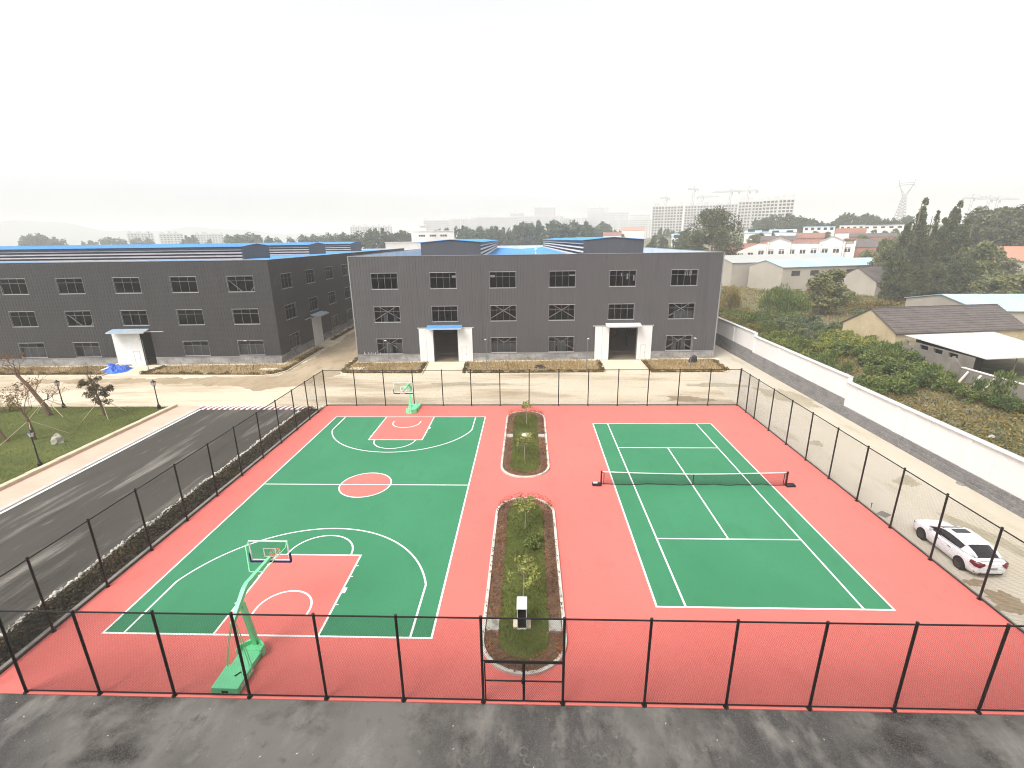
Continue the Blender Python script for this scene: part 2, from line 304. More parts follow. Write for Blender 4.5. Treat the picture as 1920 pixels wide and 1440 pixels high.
# ------------------------------------------------------------------ the ground and what is laid on it
def ground_sheet():
    a = np.concatenate([-np.geomspace(3000, 12, 46), np.linspace(-8, 8, 5), np.geomspace(12, 3000, 46)])
    xs = a-11.5; ys = a+20
    X, Y = np.meshgrid(xs, ys); Z = terrain(X, Y)-0.10
    n = len(xs); V = np.stack([X.ravel(), Y.ravel(), Z.ravel()], 1)
    F = [(j*n+i, j*n+i+1, (j+1)*n+i+1, (j+1)*n+i) for j in range(n-1) for i in range(n-1)]
    struct(MB().arr(V, F).build('ground', M['ground'], smooth=True))
ground_sheet()

def slab(name, pts, z, m, depth=0.06):
    return struct(MB().prism([(p[0], p[1]) for p in pts], z-depth, z).build(name, m))
def ragged(pts, amp=.7, seg=.45, seed=3):
    r = random.Random(seed); out = []; n = len(pts); ph = [r.uniform(0,6.28) for _ in range(4)]
    for i in range(n):
        a, b = pts[i], pts[(i+1)%n]; L = math.hypot(b[0]-a[0], b[1]-a[1]); k = max(1, int(min(L, 40)/seg)); nx, ny = -(b[1]-a[1])/L, (b[0]-a[0])/L
        for j in range(k):
            f = j/k; x, y = a[0]+(b[0]-a[0])*f, a[1]+(b[1]-a[1])*f; q = amp*(.5*math.sin(x*1.1+y*.6+ph[0])+.3*math.sin(x*2.9-y*2.1+ph[1])+.2*math.sin(x*6+y*7+ph[2]))+r.uniform(-.12,.12)
            out.append((x+nx*q, y+ny*q))
    return out
def rect(x0, x1, y0, y1): return [(x0,y0),(x1,y0),(x1,y1),(x0,y1)]
slab('asphalt_yard', rect(-115, 10.2, -46, -17.06), -0.022, M['asphalt_yard'])
slab('asphalt_road', rect(-45.95, -35.2, -17.06, 16.3), -0.018, M['asphalt_road'])
slab('concrete_road', rect(-115, 10.2, 16.9, 142), -0.014, M['concrete_road'])
slab('road_mud', ragged([(-48.5,24.5),(-43,22.6),(-38.5,25.5),(-36.8,29.5),(-37.0,36),(-37.2,60),(-38.5,141),(-48.2,141),(-45.2,60),(-44.2,45),(-43.9,31.2),(-45,28.8),(-56,28.2),(-75,27.4),(-74,25.6),(-58,25.8)]), -0.0105, M['mud_road'], .02)
slab('concrete_lane', rect(10.2, 18.92, -46, 142), -0.014, M['concrete_lane'])
slab('road_strip', rect(-45.95, -33.2, 16.3, 16.9), -0.014, M['concrete_pale'])
slab('court_surface', rect(-33.05, 10.08, -17.05, 17.15), 0.0, M['court_red'], 0.1)
slab('pavement', rect(-49.08, -46.55, -60, 16.9), 0.06, M['pavement_pink'], 0.2)
k = MB(); k.box(-46.55, -46.20, -60, 16.9, -0.2, 0.085); struct(k.build('road_kerb', M['kerb_light']))
k = MB(); k.box(-46.20, -45.95, -60, 16.9, -0.2, -0.004); struct(k.build('edge_line', M['line']))
k = MB()
for i in range(96):
    y0 = -60+i*0.8
    k.box(-49.52+random.uniform(-.015,.015), -49.08, y0, y0+0.78, -0.2, 0.30+random.uniform(-.012,.012))
k.box(-115, -49.55, 16.62, 16.82, -0.2, 0.10)
struct(k.build('lawn_kerb', M['kerb_tan']))
slab('lawn', rect(-115, -49.5, -60, 16.62), 0.03, M['grass_base'], 0.2)
# wet patches and dust on the concrete
def blob(name, cx, cy, rx, ry, rot, m, z=-0.010, seed=0):
    r = random.Random(seed); n = 72; ph = [r.uniform(0,6.28) for _ in range(5)]; pts = []
    for i in range(n):
        t = 2*math.pi*i/n; q = 1+0.20*math.sin(2*t+ph[0])+0.16*math.sin(3*t+ph[1])+0.12*math.sin(5*t+ph[2])+0.09*math.sin(9*t+ph[3])+.07*math.sin(16*t+ph[4])+.05*r.uniform(-1,1)
        x, y = rx*q*math.cos(t), ry*q*math.sin(t)
        pts.append((cx+x*math.cos(rot)-y*math.sin(rot), cy+x*math.sin(rot)+y*math.cos(rot), z))
    struct(MB().poly(pts).build(name, m))
for i, (px, py, rx, ry, rt, mm) in enumerate([(1572,917,.55,.9,.3,'wet'),(1700,902,.75,.8,.2,'wet'),(1860,1010,.5,2.6,.35,'wet'),(1840,1000,.4,2.0,.5,'wet'),
        (1826,1092,.42,.3,.2,'wet_brown'),(1905,1135,.9,1.0,.4,'wet_brown'),(1530,831,.6,.5,.0,'wet'),(1470,742,1.6,3.2,.25,'wet'),(1500,752,1.0,2.4,.3,'wet'),
        (870,720,4.2,.7,.02,'wet'),(1290,748,2.4,.9,.05,'wet_brown'),(1345,722,3.2,.9,.05,'wet')]):
    p = gp(px, py); blob('wet_patch', p.x, p.y, rx, ry, rt, M[mm], -0.010+0.0012*(i%5), i)

# painted courts
BX, BY, BW, BL = -23.2505, -0.1472, 14.8816, 27.6918
GZ, RZ2, LZ = 0.004, 0.008, 0.012
def sheet(name, pts, z, m): return struct(MB().poly([(p[0],p[1],z) for p in pts]).build(name, m))
def strip(mb, path, w, z, closed=False):
    P = [Vector((p[0],p[1],0)) for p in path]; n = len(P); Lf = []; Rt = []
    for i in range(n):
        a = P[(i-1) % n] if (closed or i > 0) else P[i]; b = P[(i+1) % n] if (closed or i < n-1) else P[i]
        t = (b-a).normalized(); nn = Vector((-t.y, t.x, 0))
        t0 = (P[i]-a).normalized() if (P[i]-a).length > 1e-6 else t
        c = max(0.5, nn.dot(Vector((-t0.y, t0.x, 0))))
        Lf.append(P[i]+nn*w/2/c); Rt.append(P[i]-nn*w/2/c)
    for i in range(n if closed else n-1):
        j = (i+1) % n
        mb.poly([(Rt[i].x,Rt[i].y,z),(Rt[j].x,Rt[j].y,z),(Lf[j].x,Lf[j].y,z),(Lf[i].x,Lf[i].y,z)])
def arc(cx, cy, r, a0, a1, n=48): return [(cx+r*math.cos(a0+(a1-a0)*i/n), cy+r*math.sin(a0+(a1-a0)*i/n)) for i in range(n+1)]
x0, x1, y0, y1 = BX-BW/2, BX+BW/2, BY-BL/2, BY+BL/2
sheet('basketball_court', rect(x0, x1, y0, y1), GZ, M['court_green'])
KW, KD, LW = 4.85, 5.75, 0.10
sheet('court_key', rect(BX-KW/2, BX+KW/2, y0, y0+KD), RZ2, M['court_red'])
sheet('court_key', rect(BX-KW/2, BX+KW/2, y1-KD, y1), RZ2, M['court_red'])
sheet('centre_circle', arc(BX, BY, 1.8, 0, 2*math.pi, 64)[:-1], RZ2, M['court_red'])
mb = MB()
def hline(xa, xb, y, w=LW): mb.box(xa, xb, y-w/2, y+w/2, LZ-.001, LZ)
h = LW/2
mb.poly([(x0-h,y0-h,LZ),(x1+h,y0-h,LZ),(x1+h,y0+h,LZ),(x0-h,y0+h,LZ)]); mb.poly([(x0-h,y1-h,LZ),(x1+h,y1-h,LZ),(x1+h,y1+h,LZ),(x0-h,y1+h,LZ)])
for x in (x0, x1): mb.poly([(x-h,y0+h,LZ),(x+h,y0+h,LZ),(x+h,y1-h,LZ),(x-h,y1-h,LZ)])
strip(mb, [(x0+h, BY), (x1-h, BY)], LW, LZ)
strip(mb, arc(BX, BY, 1.8, 0, 2*math.pi, 72)[:-1], LW, LZ+.003, True)
for s, yb in ((1, y0), (-1, y1)):
    for sx in (-1, 1):
        strip(mb, [(BX+sx*(KW/2-h), yb+s*h), (BX+sx*(KW/2-h), yb+s*(KD))], LW, LZ)
        for d in (1.95, 3.99, 4.85): mb.poly([(BX+sx*(KW/2)+(0 if sx>0 else -.13), yb+s*d-.03, LZ),(BX+sx*(KW/2)+(.13 if sx>0 else 0), yb+s*d-.03, LZ),(BX+sx*(KW/2)+(.13 if sx>0 else 0), yb+s*d+.03, LZ),(BX+sx*(KW/2)+(0 if sx>0 else -.13), yb+s*d+.03, LZ)])
    mb.poly([(BX+KW/2, yb+s*2.94-.2, LZ),(BX+KW/2+.15, yb+s*2.94-.2, LZ),(BX+KW/2+.15, yb+s*2.94+.2, LZ),(BX+KW/2, yb+s*2.94+.2, LZ)])
    strip(mb, [(BX-KW/2, yb+s*KD), (BX+KW/2, yb+s*KD)], LW, LZ+.001)
    strip(mb, [(p[0], yb+s*KD+s*p[1]) for p in arc(BX, 0.04, 1.8, 0, math.pi)], LW, LZ+.002)
    strip(mb, [(p[0], yb+s*p[1]) for p in [(BX+1.3, 1.2)]+arc(BX, 1.55, 1.3, 0, math.pi)+[(BX-1.3, 1.2)]], LW, LZ+.001)
    rr, xx = 6.75, BW/2-0.95; yc = 1.575; a0 = math.acos(xx/rr)
    strip(mb, [(p[0], yb+s*p[1]) for p in [(BX+xx, h)]+[(q[0], q[1]) for q in arc(BX, yc, rr, a0, math.pi-a0, 72)]+[(BX-xx, h)]], LW, LZ+.001)
struct(mb.build('court_lines', M['line']))
TW, TL, SW = 10.97/2, 23.77/2, 8.23/2
sheet('tennis_court', rect(-TW, TW, -TL, TL), GZ, M['court_green'])
mb = MB(); LW = 0.10; h = LW/2
for y in (-TL, TL): mb.poly([(-TW-h,y-h,LZ),(TW+h,y-h,LZ),(TW+h,y+h,LZ),(-TW-h,y+h,LZ)])
for x in (-TW, -SW, SW, TW): mb.poly([(x-h,-TL+h,LZ),(x+h,-TL+h,LZ),(x+h,TL-h,LZ),(x-h,TL-h,LZ)])
for y in (-6.4, 6.4): mb.poly([(-SW+h,y-h,LZ),(SW-h,y-h,LZ),(SW-h,y+h,LZ),(-SW+h,y+h,LZ)])
mb.poly([(-h,-6.4+h,LZ),(h,-6.4+h,LZ),(h,6.4-h,LZ),(-h,6.4-h,LZ)])
struct(mb.build('court_lines', M['line']))

# ------------------------------------------------------------------ chain-link fences
FH = 3.9
def chain_link(w, h, pitch=0.075, r=0.0031):
    """woven wire of a bay: both families of diagonals, clipped to the bay"""
    V = []; F = []; s = pitch
    def wire(p, q, yo):
        d = np.array([q[0]-p[0], q[1]-p[1]]); d = d/np.hypot(*d); n = np.array([-d[1], d[0]])*r
        o = len(V)
        for P in (p, q):
            V.extend([(P[0]+n[0], yo-r*.6, P[1]+n[1]), (P[0]-n[0], yo-r*.6, P[1]-n[1]), (P[0], yo+r*1.2, P[1])])
        F.extend([(o,o+1,o+4,o+3),(o+1,o+2,o+5,o+4),(o+2,o,o+3,o+5)])
    c = -h+s/2
    while c < w:
        x0, z0 = (c, 0) if c >= 0 else (0, -c)
        x1, z1 = (c+h, h) if c+h <= w else (w, w-c)
        if x1-x0 > .01:
            wire((x0,z0),(x1,z1),0.0015); wire((w-x0,z0),(w-x1,z1),-0.0015)
        c += s
    me = bpy.data.meshes.new('wire_mesh'); me.from_pydata(V, [], F); me.materials.append(M['fence_wire']); me.update(); return me
BAY = chain_link(3.0, FH-0.10, .060, .0026); FINE = chain_link(3.0, FH-0.10, r=.0017)
pm = MB(); pm.tube([(0,0,-.02),(0,0,FH+.02)], 0.052, 8); pm.lathe([(.11,-.02),(.11,.012)], 8); pm.lathe([(.058,FH+.0),(.058,FH+.05),(.02,FH+.07)], 8)
POST = pm.build('post', M['fence']); POSTM = POST.data; bpy.data.objects.remove(POST)
def fence(name, label, pts, skip=(), bay=None):
    a = Vector((*pts[0],0)); b = Vector((*pts[-1],0)); d = (b-a).normalized(); rz = math.atan2(d.y, d.x)
    t = thing(name, label, 'fence', a, rz, 'chain-link fences round the courts')
    s = [(Vector((*p,0))-a).dot(d) for p in pts]
    for q in s:
        po = link('post', POSTM, t, (q,0,0)); po.rotation_euler = (random.gauss(0,.005), random.gauss(0,.005), random.uniform(0,1))
    top = MB(); low = MB()
    for i in range(len(s)-1):
        top.tube([(s[i],0,FH-.04),(s[i+1],0,FH-.04)], .032, 6)
        if i in skip:
            low.build('bottom_rail', M['fence'], t); low = MB(); continue
        low.tube([(s[i],0,.10),(s[i+1],0,.10)], .028, 6)
        o = link('wire_mesh', bay or FINE, t, (s[i],0,.05)); o.scale = ((s[i+1]-s[i])/3.0,1,1)
    top.build('top_rail', M['fence'], t); low.build('bottom_rail', M['fence'], t)
    return t
nearx = [-34.2,-31.2,-28.22,-25.24,-22.27,-19.27,-16.29,-13.25,-10.26,-7.22,-4.21,-1.17,1.88,4.88,7.85,9.98]
near = fence('chain_link_fence', 'black chain-link fence nearest the viewer with a double gate, along the grey asphalt', [(x,-16.98) for x in nearx[1:]], skip=(6,), bay=BAY)
GH = 1.92
# wire over the gate bay, above the gate
s0 = nearx[7]-nearx[1]
om = link('wire_mesh', chain_link(2.99, FH-.10-GH-.05), near, (s0,0,GH+.06))
gr = MB(); gr.tube([(s0,0,GH+.03),(s0+2.99,0,GH+.03)], .03, 6); gr.build('gate_head_rail', M['fence'], near)
g = thing('double_gate', 'black double gate with two low chain-link leaves in front of the planted island', 'gate', (nearx[7]+.06,-16.98,0))
leafw = (2.99-.12)/2-.02
gm = MB(); 
for (p, q) in (((0,0),(leafw,0)),((0,GH-.12),(leafw,GH-.12)),((0,.95),(leafw,.95)),((0,0),(0,GH-.12)),((leafw,0),(leafw,GH-.12))):
    gm.tube([(p[0],0,p[1]),(q[0],0,q[1])], .03, 6)
gl = gm.build('gate_leaf', M['fence'], g, loc=(.03,0,.08)); wl = link('wire_mesh', chain_link(leafw-.02, GH-.14), gl, (.01,0,.01))
lk = MB().box(leafw-.06,leafw+.04,-.05,.05,.86,1.02).build('latch', M['fence'], gl)
gl2 = gl.copy(); col.objects.link(gl2); gl2.parent = g; gl2.location = (.03+leafw+.05,0,.08); w2 = wl.copy(); col.objects.link(w2); w2.parent = gl2
farx = [-33.02,-29.8,-26.7,-23.62,-20.55,-17.55,-14.53,-11.5,-8.42,-5.36,-2.31,.78,3.9,7.0,9.98]
fence('chain_link_fence', 'black chain-link fence at the far end of the courts, before the grey halls', [(x,17.12) for x in farx])
fence('chain_link_fence', 'black chain-link fence beside the tan lane where the white car is parked', [(10.0,y) for y in (17.12,15.0,13.2,10.25,7.15,4.15,1.1,-2.0,-5.08,-8.1,-11.08,-14.0,-16.98)])
fence('chain_link_fence', 'black chain-link fence along the dark hedge and the asphalt road', [(-33.03,y) for y in (17.12,14.9,12.95,10.2,7.2,4.2,1.15,-1.87,-4.95,-7.98,-11.0,-13.95,-16.98)])
# kerbs under the fences
k = MB(); k.box(10.10, 10.20, -17.05, 17.2, -.1, .05); k.box(-33.0, 10.2, 17.17, 17.28, -.1, .05)
struct(k.build('court_kerb', M['kerb_grey']))
k = MB(); k.box(-33.34, -33.14, -17.05, 16.3, -.1, .11); struct(k.build('hedge_kerb', M['kerb_grey']))
slab('hedge_bed', rect(-35.05, -33.34, -17.05, 16.0), 0.03, M['soil_dark'], .12)
# rough pale stones that edge the hedge bed
k = MB(); y = -17.0; r_ = random.Random(3)
while y < 15.2:
    L = r_.uniform(.07,.2); w = r_.uniform(.08,.2); c = -35.10+r_.uniform(-.16,.16); zt = r_.uniform(.05,.18)
    k.loft([[(c-w/2,y,-.08),(c+w/2,y+.02,-.08),(c+w/2,y+L,-.08),(c-w/2,y+L*.9,-.08)],[(c-w*.45,y+.01,zt*.7),(c+w*.4,y+.03,zt),(c+w*.35,y+L*.9,zt*.8),(c-w*.4,y+L*.8,zt)]]); y += L*r_.uniform(.3,.62)
struct(k.build('bed_edging', M['edging']))

# ------------------------------------------------------------------ leaves
def leaf_mesh(name, P, size, m, seed=0, flat=0.35, aspect=0.55, up=False):
    """one rhombus per point P (n,3); sizes vary; flat: how far normals lean up"""
    rg = np.random.default_rng(seed); n = len(P)
    sz = size*rg.uniform(.6,1.3,n)[:,None]
    nrm = rg.normal(size=(n,3)); nrm[:,2] = nrm[:,2]+flat*2; nrm /= np.linalg.norm(nrm,axis=1)[:,None]
    if up: nrm = rg.normal(size=(n,3)); nrm[:,2] *= .15; nrm /= np.linalg.norm(nrm,axis=1)[:,None]
    t = np.cross(nrm, rg.normal(size=(n,3))); t /= np.linalg.norm(t,axis=1)[:,None]+1e-9
    if up:
        t = np.tile(np.array([0,0,1.0]),(n,1))+rg.normal(size=(n,3))*.3; t /= np.linalg.norm(t,axis=1)[:,None]
    b = np.cross(nrm, t)
    V = np.stack([P-t*sz, P+b*sz*aspect, P+t*sz, P-b*sz*aspect], 1)
    if up: V = np.stack([P, P+t*sz*.9+b*sz*aspect, P+t*sz*2, P+t*sz*.9-b*sz*aspect], 1)
    me = bpy.data.meshes.new(name); me.vertices.add(4*n); me.vertices.foreach_set('co', V.reshape(-1).astype(np.float32))
    me.loops.add(4*n); me.loops.foreach_set('vertex_index', np.arange(4*n, dtype=np.int32))
    me.polygons.add(n); me.polygons.foreach_set('loop_start', np.arange(0,4*n,4,dtype=np.int32)); me.polygons.foreach_set('loop_total', np.full(n,4,dtype=np.int32))
    me.materials.append(m); me.update(calc_edges=True); return me
def clump_points(C, rad, per, seed, squash=.8):
    """C (k,3) clump centres, rad (k,) radii, about `per` points on each, near the shell"""
    rg = np.random.default_rng(seed); out = []
    for c, r in zip(C, rad):
        d = rg.normal(size=(per,3)); d /= np.linalg.norm(d,axis=1)[:,None]
        q = r*(0.45+0.6*rg.random(per)**.6)
        p = d*q[:,None]; p[:,2] *= squash; out.append(c+p)
    return np.concatenate(out)
def strip_points(n, x0, x1, y0, y1, z0, z1, seed): 
    rg = np.random.default_rng(seed); return np.stack([rg.uniform(x0,x1,n), rg.uniform(y0,y1,n), rg.uniform(z0,z1,n)],1)
def noise2(x, y, s, seed):
    rg = np.random.default_rng(seed); v = np.zeros_like(x)
    for k in range(5):
        a, b, c, d = rg.uniform(.5,1.8), rg.uniform(.5,1.8), rg.uniform(0,6.3), rg.uniform(0,6.3); v += np.sin(x*a/s+c+1.3*np.sin(y*b/s+d))
    return v/5
# hedge along the left fence
P = strip_points(26000, -34.95, -33.4, -17, 15.9, .02, .5, 11)
nz = noise2(P[:,0]*1.5, P[:,1], .8, 4); keep = P[:,2] < (.34+.22*nz)*(1-((P[:,0]+34.18)/.85)**4*.6); keep &= ~((P[:,1]>2)&(rng.random(len(P))<.45))
o = link('hedge', leaf_mesh('hedge', P[keep], .075, L_['hedge'], 5)); tag(o, 'low dark scrubby hedge in the bed between the asphalt road and the black fence', 'hedge')

# ------------------------------------------------------------------ planted islands between the courts
def stadium(cx, ya, yb, r, n=28):
    return [(cx+r*math.cos(-math.pi+math.pi*i/n), ya+r+r*math.sin(-math.pi+math.pi*i/n)) for i in range(n+1)]+[(cx+r*math.cos(math.pi*i/n), yb-r+r*math.sin(math.pi*i/n)) for i in range(n+1)]
def ring_prism(mb, a, b, z0, z1):
    n = len(a)
    for i in range(n):
        j = (i+1) % n
        mb.poly([(*a[i],z1),(*a[j],z1),(*b[j],z1),(*b[i],z1)]); mb.poly([(*a[i],z0),(*a[j],z0),(*a[j],z1),(*a[i],z1)]); mb.poly([(*b[j],z0),(*b[i],z0),(*b[i],z1),(*b[j],z1)])
M['bed_slab'] = mat('bed_slab', (.42,.40,.36), .9, [(3,(.22,.2,.16),.5,.62,I3)])
def island(cx, ya, yb, seed, gaps):
    RO, RI, RB = 1.88, 1.73, 1.12
    o_, i_ = stadium(cx, ya, yb, RO), stadium(cx, ya+.15, yb-.15, RI)
    mb = MB(); ring_prism(mb, o_, i_, .001, .12); struct(mb.build('island_kerb', M['kerb']))
    slab('planting_bed', i_, .05, M['soil'], .04)
    gr = stadium(cx, ya+.2+.58, yb-.2-.45, RB)
    slab('island_lawn', gr, .075, M['grass_base'], .05)
    def inside(P, c, a, b, r):
        y = np.clip(P[:,1], a+r, b-r); return np.hypot(P[:,0]-c, P[:,1]-y) < r
    rg = np.random.default_rng(seed)
    P = strip_points(int(1500*(yb-ya)), cx-RB, cx+RB, ya, yb, .075, .076, seed)
    P = P[inside(P, cx, ya+.78, yb-.65, RB)]
    dens = noise2(P[:,0], P[:,1], .7, seed+1); P = P[rg.random(len(P)) < .55+.6*dens]
    stuff(link('grass', leaf_mesh('grass', P, .055, L_['island'], seed, aspect=.16, up=True)))
    # border shrubs
    P = strip_points(int(2600*(yb-ya)), cx-1.82, cx+1.82, ya, yb, .05, .45, seed+2)
    inb = inside(P, cx, ya+.1, yb-.1, 1.70) | (inside(P, cx, ya+.02, yb-.02, 1.82) & (P[:,2] > .17)); inb &= ~inside(P, cx, ya+.80, yb-.68, RB-.06) | (rng.random(len(P)) < .02)
    for (ga, gb) in gaps: inb &= ~((P[:,1] > ga) & (P[:,1] < gb) & (abs(P[:,0]-cx) > .9))
    nz = noise2(P[:,0]*2, P[:,1]*2, .5, seed+3); inb &= P[:,2] < .26+.18*nz
    inb &= rng.random(len(P)) < .62+.6*noise2(P[:,0]*3, P[:,1]*3, .45, seed+9)
    o = link('border_shrubs', leaf_mesh('border_shrubs', P[inb], .05, L_['border'], seed+4)); stuff(o)
    # red-tipped shoots at the far end
    t = rg.uniform(0.1,math.pi-.1,700); q = rg.uniform(1.45,1.80,700)
    P = np.stack([cx+q*np.cos(t), yb-1.9+q*np.sin(t), rg.uniform(.12,.62,700)],1)
    o = link('red_shoots', leaf_mesh('red_shoots', P, .05, L_['redtip'], seed+5, up=True, aspect=.3)); stuff(o)
    for ga, gb in gaps:
        for sx in (-1,1):
            a, b = (cx+sx*1.12, cx+sx*1.68); slab('bed_slab', rect(min(a,b), max(a,b), ga+.05, gb-.05), .13, M['bed_slab'], .08)
island(-11.82, .95, 15.15, 21, ((8.35,9.1),))
island(-11.76, -15.85, -1.95, 31, ((-13.65,-12.85),))
def sapling(label, x, y, h, cw, ch, seed, n=330, loosen=1.0):
    t = thing('young_tree', label, 'tree', (x,y,.05), 0, 'staked young trees on the islands'); rg = np.random.default_rng(seed)
    mb = MB(); lean = rg.uniform(-.06,.06,2)
    mb.tube([(0,0,0),(lean[0]*.5,lean[1]*.5,h*.45),(lean[0],lean[1],h*.8)], [.034,.028,.014], 6)
    for k in range(7):
        a = rg.uniform(0,6.28); z = h*rg.uniform(.5,.72); e = (lean[0]+cw*.8*math.cos(a), lean[1]+cw*.8*math.sin(a), z+rg.uniform(.15,.5)*ch)
        mb.tube([(lean[0]*.6,lean[1]*.6,z),((e[0]*.5),(e[1]*.5),z+.12),e], [.012,.009,.005], 4)
    mb.build('trunk', M['bark_pale'], t)
    k = 16; a = rg.uniform(0,6.28,k); q = cw*np.sqrt(rg.random(k))*.9
    C = np.stack([lean[0]+q*np.cos(a), lean[1]+q*np.sin(a), h*.78+ch*rg.uniform(-.45,.45,k)],1)
    P = clump_points(C, rg.uniform(.14,.28,k)*loosen, n//k, seed)
    link('crown', leaf_mesh('crown', P, .095, L_['sapling'], seed, aspect=.5), t)
sapling('thin young tree with a wide yellow-green crown, behind the small white box on the island', -11.80, -11.65, 2.25, .85, .6, 41, 420)
sapling('small young tree in the rounded far end of the near island, beside a dark bush', -11.75, -5.6, 2.2, .78, .55, 42, 380)
sapling('sparse young tree with drooping leaves, nearest in the far island', -11.88, 3.9, 2.3, .75, .7, 43, 300)
sapling('slender young tree at the tip of the far island, before the far fence', -11.72, 11.6, 2.4, .5, .6, 44, 220)
t = thing('round_bush', 'small dark bush on the grass of the near island', 'bush', (-11.25,-7.3,.07)); rg = np.random.default_rng(5)
C = np.stack([rg.normal(0,.22,9), rg.normal(0,.2,9), rg.uniform(.15,.42,9)],1)
link('foliage', leaf_mesh('foliage', clump_points(C, rg.uniform(.18,.30,9), 80, 5), .07, L_['bush'], 6), t)
MB().tube([(0,0,0),(.01,0,.3)], .02, 5).build('stem', M['bark'], t)
# round pale well cover on the far island
t = MB(); t.lathe([(.42,.05),(.42,.14),(.39,.16),(0.001,.165)], 20); o = t.build('well_cover', M['concrete_pale'], loc=(-11.75,8.8,.03)); tag(o, 'round pale concrete well cover on the grass of the far island', 'cover')
# meter box
t = thing('meter_box', 'small white metal box with a dark open front on the near island', 'box', (-11.84,-13.35,.07))
mb = MB(); mb.box(-.21,-.18,-.16,.42,0,1.15); mb.box(.18,.21,-.16,.42,0,1.15); mb.box(-.18,.18,.39,.42,0,1.15); mb.box(-.18,.18,-.16,-.13,0,.08); mb.build('cabinet', M['sign_white'], t)
mb = MB(); mb.poly([(-.23,-.2,1.152),(.23,-.2,1.152),(.23,.46,1.27),(-.23,.46,1.27)]); mb.poly([(-.23,.46,1.255),(.23,.46,1.255),(.23,-.2,1.137),(-.23,-.2,1.137)]); mb.build('lid', M['sign_white'], t)
mb = MB(); mb.box(-.179,.179,.0,.38,.01,1.12); mb.build('interior', M['dark'], t)
mb = MB(); mb.box(-.40,-.22,-.10,.45,0,.10); mb.box(.22,.40,-.10,.45,0,.10); mb.build('footing', M['concrete_pale'], t)

# lawn on the left
P = strip_points(60000, -84, -49.6, -4, 16.55, .03, .031, 61); rg = np.random.default_rng(62)
P = P[rg.random(len(P)) < .6+.5*noise2(P[:,0], P[:,1], 2.2, 8)]
stuff(link('grass', leaf_mesh('grass', P, .075, L_['lawn'], 63, aspect=.22, up=True)))
# ring marks and pale scraps on the asphalt yard
r_ = random.Random(12); mb = MB()
for (px, py) in ((878,1402),(900,1406),(912,1428),(870,1424),(982,1408),(990,1425),(1010,1430),(1042,1410),(1072,1412),(1120,1422),(1135,1424),(1154,1424),(1170,1412),(1140,1406),(1100,1405)):
    p = gp(px, py); n = 22; ro, ri = .16+r_.uniform(0,.06), .11
    a = [(p.x+ro*math.cos(2*math.pi*i/n)*r_.uniform(.9,1.1), p.y+ro*math.sin(2*math.pi*i/n)*r_.uniform(.9,1.1)) for i in range(n)]; b = [(p.x+ri*math.cos(2*math.pi*i/n), p.y+ri*math.sin(2*math.pi*i/n)) for i in range(n)]
    zr = -.0195+.0006*(px % 9)
    for i in range(n): j = (i+1)%n; mb.poly([(*b[i],zr),(*a[i],zr),(*a[j],zr),(*b[j],zr)])
M['ring'] = mat('ring_mark', (.15,.14,.125), .85, [(3,(.085,.08,.072),.4,.6,I3)])
struct(mb.build('ring_stain', M['ring']))
mb = MB()
for i in range(70):
    x, y = r_.uniform(-33,12), r_.uniform(-23.5,-17.3); s = r_.uniform(.01,.03); a = r_.uniform(0,3.1); c, q = math.cos(a)*s*1.8, math.sin(a)*s*1.8
    mb.poly([(x-c,y-q,-.019),(x+q*.4,y-c*.4,-.019),(x+c,y+q,-.019),(x-q*.4,y+c*.4,-.019)])
o = mb.build('litter', M['kerb']); stuff(o)

